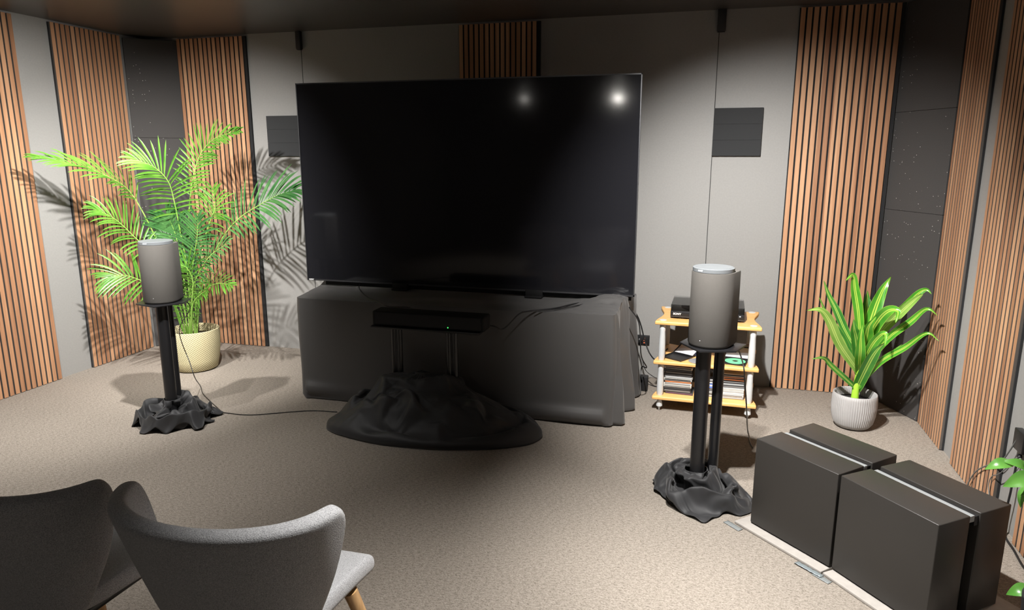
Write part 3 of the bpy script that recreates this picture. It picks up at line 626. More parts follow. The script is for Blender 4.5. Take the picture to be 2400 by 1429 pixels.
CLOTH_STAND_B = (66, [
105,0,340,108,10,340,110,21,340,108,32,340,104,42,340,98,50,340,90,58,340,82,65,340,74,71,340,65,75,340,55,77,340,46,79,340,37,81,340,28,82,340,21,85,340,13,87,340,4,90,340,-4,90,340,-13,91,340,-22,90,340,-30,87,340,-39,84,340,-47,82,340,
-56,79,340,-65,75,340,-74,70,340,-81,64,340,-88,56,340,-92,48,340,-95,38,340,-97,28,340,-98,19,340,-99,9,340,-99,0,340,-98,-9,340,-94,-18,340,-90,-26,340,-86,-34,340,-83,-43,340,-80,-52,340,-77,-60,340,-72,-69,340,-67,-77,340,-61,-85,340,
-52,-90,340,-43,-93,340,-33,-94,340,-23,-95,340,-14,-94,340,-5,-95,340,5,-96,340,14,-97,340,23,-96,340,33,-94,340,41,-91,340,50,-86,340,57,-80,340,65,-75,340,72,-69,340,78,-61,340,82,-53,340,86,-44,340,89,-36,340,92,-27,340,96,-19,340,101,
-10,340,107,4,310,118,10,310,112,21,306,101,27,305,99,39,303,100,52,302,99,64,302,92,74,303,81,81,302,70,77,301,61,70,302,50,69,305,39,69,307,30,70,312,19,72,317,10,78,318,3,87,319,-4,94,322,-12,100,325,-22,97,325,-31,93,324,-41,88,324,-51,
85,324,-62,84,324,-73,84,327,-80,75,324,-91,72,326,-99,64,326,-99,53,323,-99,41,321,-103,30,322,-96,20,320,-96,9,319,-107,3,321,-98,-4,320,-92,-13,321,-86,-22,323,-83,-33,322,-84,-44,319,-85,-55,319,-85,-67,318,-84,-79,316,-81,-91,314,-71,
-94,307,-59,-93,302,-49,-88,300,-37,-85,300,-25,-83,300,-14,-78,303,-4,-78,304,5,-85,303,13,-94,302,24,-95,303,30,-85,305,41,-86,305,52,-85,306,55,-74,307,65,-80,306,77,-78,308,82,-68,309,79,-57,310,78,-44,311,81,-33,312,83,-23,313,90,-13,
313,97,-5,312,121,-11,266,112,0,261,102,11,257,94,23,254,92,37,254,90,51,256,87,66,261,90,80,265,88,92,271,79,80,274,67,74,279,54,73,286,42,77,293,31,82,301,29,86,317,17,91,306,8,104,304,-2,112,302,-14,114,301,-25,112,301,-35,107,301,-46,
104,302,-57,101,303,-70,101,303,-82,97,302,-93,92,302,-104,84,301,-112,75,300,-116,63,299,-116,50,298,-113,37,297,-107,24,297,-104,12,296,-106,-1,297,-110,-12,299,-112,-23,305,-114,-25,318,-112,-35,325,-111,-38,311,-110,-51,308,-105,-63,
303,-98,-77,300,-94,-94,301,-80,-99,292,-71,-86,287,-58,-80,280,-44,-77,276,-31,-76,273,-19,-75,271,-6,-78,269,5,-84,264,7,-97,260,18,-88,260,26,-77,261,38,-74,260,51,-74,260,64,-72,259,73,-64,260,84,-74,258,97,-76,261,91,-63,262,82,-52,
265,86,-41,267,91,-30,269,95,-18,267,105,-10,265,101,-25,236,95,-12,226,90,2,221,90,18,220,90,34,224,89,50,231,86,65,240,92,83,245,86,99,253,72,97,266,61,95,278,51,95,292,49,95,311,36,109,306,19,117,311,13,115,330,-1,126,331,-11,139,327,
-24,143,322,-35,142,316,-42,132,322,-54,126,324,-66,121,326,-80,118,327,-96,116,328,-112,111,329,-126,103,329,-137,92,328,-143,78,327,-143,62,326,-140,45,323,-138,31,317,-139,19,307,-143,8,299,-149,-5,297,-155,-19,303,-160,-27,315,-158,-23,
329,-157,-38,329,-157,-44,314,-151,-57,306,-141,-70,295,-129,-82,284,-112,-91,275,-95,-98,266,-75,-100,265,-58,-100,266,-42,-98,268,-26,-96,269,-13,-93,280,-13,-89,262,-5,-86,248,7,-82,239,21,-76,234,35,-70,231,48,-66,230,62,-63,229,75,-60,
227,90,-61,228,102,-58,235,114,-54,246,110,-53,261,108,-56,276,115,-46,277,115,-42,263,110,-40,248,136,-20,224,128,-4,217,127,14,220,130,32,230,132,49,244,131,65,259,125,79,273,121,93,286,109,105,296,92,114,302,76,121,307,61,129,312,43,133,
318,28,139,325,12,142,334,8,139,353,-9,149,354,-24,156,351,-38,158,346,-50,156,338,-62,151,329,-65,147,314,-77,137,311,-91,131,310,-108,127,308,-127,125,308,-144,118,307,-154,105,304,-159,89,303,-161,72,304,-165,56,308,-169,41,314,-173,26,
316,-181,14,307,-191,1,299,-199,-11,311,-203,-15,327,-204,-24,339,-200,-39,345,-193,-54,341,-182,-69,336,-169,-82,329,-154,-96,322,-140,-108,313,-128,-121,302,-113,-131,296,-98,-137,293,-81,-142,292,-65,-144,289,-47,-147,283,-25,-144,270,
-6,-135,257,8,-124,244,21,-114,233,33,-105,226,48,-101,223,63,-100,225,79,-101,228,94,-102,234,109,-101,242,123,-100,251,137,-96,259,149,-86,262,156,-71,261,158,-56,252,151,-42,239,176,-2,313,188,5,295,173,13,309,164,24,326,155,37,342,144,
51,356,129,63,364,112,73,365,95,82,360,78,92,358,62,103,359,49,115,357,39,128,356,29,142,354,19,156,352,7,158,342,-6,169,349,-23,175,347,-39,178,342,-54,176,335,-67,170,326,-78,161,315,-88,150,305,-98,139,296,-112,129,291,-132,130,291,-148,
119,289,-151,101,285,-150,83,286,-144,66,295,-150,49,298,-166,39,296,-185,31,296,-207,26,297,-219,14,310,-225,1,322,-227,-13,331,-224,-29,336,-217,-45,339,-208,-62,335,-198,-79,331,-186,-94,326,-175,-110,324,-164,-126,325,-151,-138,330,
-135,-145,338,-119,-147,347,-101,-145,356,-85,-138,362,-69,-132,364,-51,-127,358,-30,-121,347,-11,-115,334,8,-111,322,26,-112,315,35,-127,310,46,-115,318,59,-105,329,72,-95,335,86,-84,337,101,-75,343,117,-67,352,133,-59,357,147,-49,358,157,
-37,352,163,-23,336,211,-14,346,216,7,344,208,29,346,198,48,354,186,63,365,172,78,377,156,90,384,137,100,382,119,109,375,100,118,375,82,126,380,64,134,376,58,140,357,42,149,348,30,159,338,20,172,332,3,170,325,-13,178,323,-31,183,320,-49,
183,315,-64,178,307,-74,165,296,-84,153,284,-96,142,273,-109,132,262,-122,117,254,-107,101,261,-97,81,264,-92,59,261,-96,38,255,-108,22,262,-133,14,272,-167,17,273,-198,14,279,-216,5,289,-226,-12,293,-227,-36,293,-214,-55,287,-192,-53,280,
-184,-70,277,-184,-89,278,-177,-108,280,-170,-127,283,-163,-144,295,-151,-156,309,-133,-161,322,-116,-162,335,-97,-159,345,-78,-153,353,-64,-155,370,-51,-157,391,-32,-158,398,-13,-157,396,7,-157,387,27,-155,383,45,-151,388,63,-145,394,81,
-138,396,97,-129,385,109,-117,368,121,-103,357,135,-91,355,151,-81,357,167,-71,358,182,-58,356,195,-43,351,209,-15,265,204,9,269,198,32,266,191,55,265,180,74,273,174,94,290,153,99,306,131,102,321,131,123,339,114,132,358,96,138,373,77,146,
378,62,158,362,54,170,338,51,172,314,41,175,297,25,175,286,6,175,281,-15,177,280,-36,178,279,-44,161,288,-54,146,281,-65,131,271,-77,115,261,-83,100,239,-85,95,206,-65,66,198,-80,47,178,-104,41,161,-89,24,150,-91,4,162,-86,-11,198,-113,-21,
239,-149,-22,263,-168,-34,267,-172,-57,254,-172,-58,218,-184,-67,187,-187,-90,181,-168,-95,184,-150,-103,197,-141,-120,206,-133,-140,214,-129,-160,228,-138,-180,243,-117,-171,251,-97,-177,257,-77,-188,259,-67,-204,268,-50,-203,291,-33,-187,
331,-20,-164,357,-7,-175,376,14,-177,383,35,-175,382,55,-169,383,76,-162,384,91,-153,363,104,-142,327,116,-129,292,127,-115,266,148,-108,255,163,-94,253,176,-77,254,189,-61,256,199,-41,259,177,-23,151,165,-1,155,158,25,142,159,50,130,155,
75,133,170,91,151,149,99,174,129,106,207,125,125,250,110,123,295,95,126,331,92,144,351,83,166,345,75,173,311,77,156,282,70,149,257,54,140,246,33,134,246,9,134,250,-16,140,253,-32,157,247,-53,155,245,-69,139,240,-72,119,222,-62,99,187,-41,
73,148,-67,65,108,-93,56,81,-118,44,62,-144,28,57,-152,9,70,-143,10,116,-101,-23,151,-111,-47,197,-125,-65,199,-129,-90,169,-137,-117,129,-156,-135,103,-169,-149,101,-179,-160,123,-192,-158,148,-169,-162,138,-149,-175,138,-127,-185,147,
-108,-196,165,-98,-215,176,-97,-243,179,-73,-252,157,-50,-258,141,-28,-255,151,-10,-240,197,-2,-204,238,15,-203,278,35,-195,299,42,-173,298,61,-162,298,82,-176,289,79,-157,249,89,-145,200,102,-132,157,115,-116,133,128,-96,128,135,-77,133,
145,-56,138,165,-44,138,187,-36,138,175,-15,70,191,8,74,213,31,73,207,54,55,197,80,56,177,101,61,153,112,79,130,121,108,110,128,152,97,126,212,85,129,269,86,146,304,107,161,305,105,177,261,83,197,222,59,208,203,38,204,201,37,182,188,33,155,
184,15,133,188,-10,123,196,-36,133,199,-61,135,198,-37,115,185,-31,100,130,-77,105,88,-117,101,65,-146,87,60,-164,70,74,-191,61,54,-210,43,55,-194,5,64,-167,-10,119,-124,-40,123,-128,-64,118,-156,-85,88,-199,-94,76,-209,-111,55,-213,-136,
60,-210,-163,80,-209,-182,99,-206,-208,106,-188,-227,100,-163,-231,93,-134,-232,98,-128,-255,110,-101,-256,91,-75,-255,69,-50,-247,56,-30,-233,56,-3,-238,71,19,-249,103,39,-235,139,60,-225,169,65,-198,180,83,-206,194,88,-190,166,114,-180,
129,151,-171,96,187,-160,88,187,-140,72,175,-117,67,163,-93,70,145,-72,74,158,-53,70,169,-28,66,203,-20,63,219,5,60,236,32,56,228,61,55,213,87,63,190,105,77,168,124,83,146,142,81,120,152,93,100,156,138,107,144,200,119,146,235,91,151,222,57,
166,180,33,188,135,14,204,115,20,229,118,2,236,141,5,210,132,7,185,121,7,157,116,-6,126,123,-15,146,151,-25,129,126,-77,136,93,-119,135,59,-142,118,58,-149,94,79,-177,95,71,-190,53,74,-223,55,66,-223,30,54,-203,-8,85,-184,-37,112,-188,-57,
94,-196,-66,56,-222,-83,54,-227,-106,57,-223,-134,76,-219,-162,97,-227,-189,93,-223,-226,77,-206,-243,49,-190,-267,47,-161,-273,54,-133,-280,58,-105,-277,67,-78,-271,82,-52,-268,92,-28,-260,89,-3,-257,76,24,-254,63,50,-244,61,75,-240,68,99,
-237,84,119,-222,95,147,-226,97,173,-210,72,203,-196,54,219,-175,55,220,-148,57,194,-119,73,174,-92,85,158,-70,88,177,-57,76,193,-35,66,224,-23,82,238,7,81,240,36,94,215,56,102,214,88,125,184,97,149,164,120,154,141,142,123,132,167,88,109,
185,95,114,192,134,90,195,149,63,219,142,63,216,88,44,217,57,17,221,56,-7,227,59,-22,228,92,-41,240,110,-43,224,90,-58,204,85,-38,189,66,-53,157,77,-78,165,90,-108,160,57,-136,148,56,-142,123,104,-184,124,134,-191,95,138,-211,102,84,-211,
41,86,-232,39,66,-224,14,90,-220,-21,87,-213,-37,66,-216,-62,58,-204,-82,86,-208,-111,114,-213,-140,143,-232,-161,158,-250,-181,128,-234,-216,65,-212,-246,15,-193,-269,14,-172,-289,19,-143,-295,62,-116,-271,121,-86,-266,180,-61,-281,211,
-34,-283,210,-8,-283,191,19,-280,154,50,-267,108,74,-259,66,105,-248,56,133,-243,58,162,-236,56,192,-230,55,216,-211,59,226,-186,67,211,-152,87,167,-120,116,149,-89,134,177,-89,127,193,-68,108,210,-45,89,237,-16,128,246,16,134,219,30,152,
234,61,167,205,73,199,204,114,227,207,148,230,202,142,179,155,178,122,118,201,84,99,225,97,86,252,110,83,232,78,66,235,59,40,234,54,16,235,67,-8,244,57,-17,243,95,-44,251,96,-69,232,93,-46,243,72,-66,234,56,-82,207,71,-103,187,62,-126,168,
57,-136,146,105,-186,130,175,-220,105,214,-239,129,202,-225,80,151,-235,77,68,-241,35,91,-238,8,80,-217,-7,68,-229,-34,60,-247,-75,91,-250,-101,152,-250,-123,196,-236,-137,231,-240,-165,240,-258,-186,198,-257,-218,99,-228,-257,16,-205,-275,
27,-185,-300,23,-159,-281,110,-127,-277,215,-92,-322,271,-68,-349,280,-45,-336,285,-33,-354,266,-31,-361,232,5,-350,182,50,-323,131,86,-298,94,122,-278,82,152,-262,82,179,-247,88,187,-218,81,179,-184,93,162,-154,147,134,-117,188,165,-116,
203,180,-93,190,202,-78,158,211,-47,135,232,1,180,257,25,193,249,62,200,228,80,228,244,115,207,239,158,227,260,172,261,221,173,254,162,146,184,146,193,127,135,230,109,118,259,98,93,275,82,64,274,76,37,268,67,13,275,79,-7,276,114,-26,276,
146,-54,270,149,-80,271,124,-82,255,85,-93,233,72,-110,204,84,-108,170,102,-139,157,122,-182,145,175,-205,118,254,-240,97,285,-265,93,263,-270,116,188,-240,55,115,-258,50,58,-242,20,56,-240,-10,62,-270,-46,84,-275,-69,172,-268,-87,246,-263,
-111,280,-258,-137,300,-253,-166,307,-256,-195,266,-239,-220,160,-250,-264,50,-220,-281,16,-200,-299,69,-172,-279,185,-113,-336,273,-79,-380,287,-66,-371,259,-50,-341,265,-55,-372,270,-30,-378,295,-14,-353,276,-5,-321,224,27,-293,178,55,
-266,145,88,-245,138,121,-232,142,148,-214,151,122,-180,172,110,-150,224,148,-142,260,176,-127,268,196,-115,239,212,-84,206,222,-51,183,245,-3,230,240,34,246,255,70,254,272,96,231,264,132,223,250,167,213,265,188,250,240,204,273,194,171,252,
141,163,212,118,192,206,100,219,207,84,246,211,80,274,216,62,253,197,36,240,190,10,229,206,-18,218,222,-46,206,225,-73,209,203,-107,219,178,-112,193,164,-100,160,176,-126,142,209,-162,142,234,-199,152,259,-224,125,295,-261,107,315,-285,86,
306,-292,113,236,-274,79,138,-262,30,98,-284,18,76,-289,-13,92,-292,-35,162,-293,-56,256,-297,-88,302,-290,-117,305,-283,-146,306,-279,-177,318,-254,-207,311,-231,-228,225,-259,-263,125,-238,-289,77,-214,-283,141,-158,-326,239,-108,-372,
296,-87,-385,272,-85,-342,250,-52,-336,220,-43,-369,226,-22,-392,276,12,-375,291,-13,-341,283,21,-317,253,53,-301,225,52,-266,224,65,-232,221,79,-206,235,101,-188,264,139,-181,272,169,-165,286,192,-144,295,194,-111,275,198,-78,243,210,-41,
225,233,0,278,259,30,288,289,51,271,284,90,262,285,122,233,280,143,194,256,175,194,241,201,239,212,205,262,192,173,274,161,184,296,136,203,315,110,223,319,84,245,310,58,266,279,30,271,261,-1,263,280,-33,253,299,-40,225,317,-53,199,301,-57,
183,262,-71,158,249,-99,156,275,-133,152,307,-169,154,314,-204,155,301,-231,140,282,-265,127,305,-292,96,324,-306,102,266,-299,92,164,-296,52,125,-318,25,132,-312,0,170,-312,-24,235,-316,-59,282,-309,-92,285,-297,-123,270,-288,-155,271,
-272,-185,296,-270,-220,304,-222,-242,272,-223,-272,195,-240,-310,162,-191,-333,199,-146,-359,268,-108,-378,269,-104,-347,238,-80,-331,191,-46,-350,161,-15,-360,164,-12,-401,216,-14,-373,262,10,-352,276,37,-325,276,53,-294,269,83,-275,274,
115,-262,268,122,-237,292,140,-207,281,153,-178,253,183,-160,258,206,-135,272,216,-102,277,211,-65,268,219,-28,264,251,-35,294,276,-1,305,296,37,301,306,74,277,306,92,221,270,86,158,243,110,131,222,144,171,216,194,213,192,200,263,190,192,
311,161,197,333,131,224,317,101,256,278,76,293,243,43,298,248,10,269,298,-26,253,338,-61,239,354,-79,223,326,-82,202,283,-83,178,249,-100,172,281,-134,169,316,-171,173,316,-207,177,275,-240,173,239,-276,151,258,-308,111,305,-318,85,271,
-324,95,183,-328,57,159,-341,28,195,-335,1,234,-330,-35,249,-314,-67,221,-308,-105,196,-306,-141,184,-285,-170,199,-279,-206,248,-262,-240,282,-236,-271,273,-197,-296,242,-192,-334,225,-163,-366,242,-126,-373,251,-119,-354,200,-91,-351,156,
-58,-386,154,-28,-393,122,1,-416,128,6,-360,157,32,-362,213,57,-343,240,66,-308,237,94,-305,261,119,-284,280,135,-251,296,152,-217,290,177,-189,248,193,-167,187,222,-144,188,219,-105,223,225,-70,254,239,-37,264,251,-1,274,264,-65,282,292,
-30,287,315,9,290,332,50,270,323,56,198,319,89,102,300,122,54,258,143,64,207,153,121,194,165,201,174,186,248,176,223,261,146,264,225,114,309,165,78,330,121,45,336,155,5,296,248,-23,281,322,-61,259,330,-78,241,289,-75,223,228,-134,234,213,
-117,204,194,-138,167,229,-173,189,240,-203,168,191,-237,151,156,-285,157,181,-329,127,257,-340,81,259,-352,90,194,-354,48,195,-351,24,239,-354,-17,239,-349,-58,173,-338,-96,96,-329,-135,72,-308,-167,74,-283,-197,112,-261,-229,182,-236,
-261,248,-231,-303,257,-199,-336,248,-174,-373,248,-140,-395,243,-123,-388,180,-89,-387,104,-48,-407,96,-28,-430,122,3,-426,96,37,-406,85,62,-384,129,81,-342,157,112,-326,179,135,-342,206,166,-317,208,181,-281,208,191,-241,220,207,-206,214,
231,-177,161,247,-157,87,272,-129,103,269,-89,165,255,-44,223,262,-5,247,281,28,263,286,-88,214,311,-48,217,339,-12,243,357,32,236,359,64,161,360,95,46,348,147,16,318,183,16,257,192,42,206,201,104,195,229,148,186,274,153,148,307,109,99,303,
49,61,301,55,24,308,62,-1,343,176,-36,313,257,-46,269,254,-73,266,203,-142,279,170,-180,261,103,-162,232,78,-149,177,118,-192,167,140,-210,127,98,-245,93,80,-284,89,132,-350,145,186,-369,84,230,-372,65,189,-369,42,227,-373,-1,231,-377,-52,
162,-376,-96,42,-396,-154,17,-373,-189,17,-349,-221,17,-295,-236,37,-282,-268,120,-248,-299,210,-208,-327,235,-192,-371,231,-164,-404,220,-130,-417,179,-105,-411,74,-46,-458,28,-21,-478,57,13,-451,94,42,-420,95,77,-408,65,107,-387,98,136,
-364,126,169,-375,148,184,-340,125,179,-303,100,206,-274,87,224,-237,103,228,-196,104,261,-174,62,293,-146,14,301,-109,26,304,-72,102,279,-24,166,290,13,195,311,45,208,328,-105,102,364,-73,118,376,-21,164,388,29,180,379,56,108,387,120,20,
358,162,26,322,195,33,289,228,18,238,247,36,214,284,57,167,292,46,120,298,37,86,320,42,45,309,42,5,317,54,-27,344,102,-62,346,179,-95,316,188,-140,310,147,-176,291,82,-189,259,41,-212,237,77,-231,195,87,-232,155,60,-279,126,56,-300,85,47,
-302,35,73,-353,110,105,-412,103,186,-390,62,219,-394,15,219,-397,-36,157,-392,-85,36,-411,-144,31,-385,-180,32,-377,-220,16,-346,-243,37,-327,-272,14,-264,-288,59,-246,-329,166,-213,-364,214,-187,-400,199,-155,-422,156,-126,-418,74,-70,
-493,17,-32,-498,36,1,-475,16,39,-466,62,69,-432,82,108,-422,51,140,-401,75,160,-407,112,178,-376,79,177,-340,39,190,-303,19,206,-266,17,220,-228,18,244,-194,26,283,-179,14,299,-149,33,321,-118,27,313,-72,42,308,-27,101,325,9,114,356,38,
112,361,-100,30,389,-54,36,419,-12,61,419,46,105,402,88,58,394,149,29,360,189,41,326,224,23,286,257,28,244,285,16,195,299,16,148,308,22,105,321,30,62,319,25,24,331,42,-19,338,50,-62,340,56,-97,359,105,-128,327,108,-154,291,74,-196,283,45,
-219,246,49,-239,210,72,-238,174,60,-281,149,66,-309,105,61,-327,62,59,-312,26,31,-339,21,80,-420,75,94,-415,33,161,-418,-16,147,-409,-61,39,-424,-125,34,-409,-163,52,-397,-203,35,-378,-242,27,-346,-267,38,-320,-296,21,-276,-316,22,-223,
-330,123,-212,-381,175,-183,-414,154,-148,-418,79,-117,-491,16,-77,-512,26,-33,-502,17,9,-491,14,46,-470,27,82,-453,62,124,-448,29,127,-438,72,168,-426,73,166,-393,30,182,-355,21,202,-319,18,217,-282,23,232,-244,14,244,-215,41,278,-194,32,
308,-167,19,320,-136,43,335,-102,29,331,-57,40,362,-26,24,390,7,25,390,-80,22,423,-36,34,414,21,27,414,78,25,409,134,25,397,186,44,361,219,17,331,277,26,273,292,16,225,313,32,177,329,18,127,335,22,80,336,14,37,339,26,-4,345,39,-42,359,62,
-87,368,54,-101,324,63,-143,308,48,-189,308,56,-217,273,67,-254,246,64,-237,199,48,-270,162,45,-310,135,49,-337,93,60,-325,54,27,-334,5,39,-347,-18,79,-388,-34,109,-429,3,51,-442,-45,42,-431,-105,18,-440,-133,50,-419,-173,37,-426,-230,62,
-404,-269,58,-351,-280,28,-323,-311,29,-294,-340,16,-219,-328,73,-210,-380,125,-197,-423,99,-158,-459,16,-135,-508,16,-91,-520,14,-46,-519,14,-5,-507,21,34,-494,20,73,-480,32,98,-451,16,110,-468,51,150,-458,45,169,-425,30,181,-388,14,200,
-354,24,218,-318,16,239,-284,16,254,-242,15,256,-222,53,285,-203,27,316,-175,23,330,-143,45,345,-107,37,355,-72,16,384,-40,13,416,-62,22,424,-5,14,432,51,34,434,107,16,429,161,39,398,205,16,380,292,26,345,339,49,283,344,16,208,334,16,157,
346,33,110,357,15,61,356,14,16,355,24,-28,357,37,-59,384,63,-100,356,71,-116,321,42,-164,317,34,-203,292,40,-240,275,70,-237,230,73,-264,201,44,-288,158,34,-306,113,49,-345,84,37,-337,38,19,-352,-4,44,-343,-38,79,-387,-19,93,-384,-47,53,
-405,-61,14,-441,-90,21,-454,-132,39,-467,-202,65,-482,-253,16,-465,-294,16,-384,-300,54,-338,-315,19,-308,-344,30,-257,-331,28,-208,-364,59,-202,-408,32,-196,-477,16,-156,-491,27,-117,-514,29,-75,-528,21,-32,-524,20,7,-513,22,45,-497,16,
82,-483,16,119,-467,14,121,-486,50,137,-452,31,168,-430,16,192,-397,16,236,-366,89,218,-334,68,267,-291,19,245,-255,19,255,-235,52,286,-215,33,318,-191,29,341,-159,42,347,-125,15,380,-95,12,])
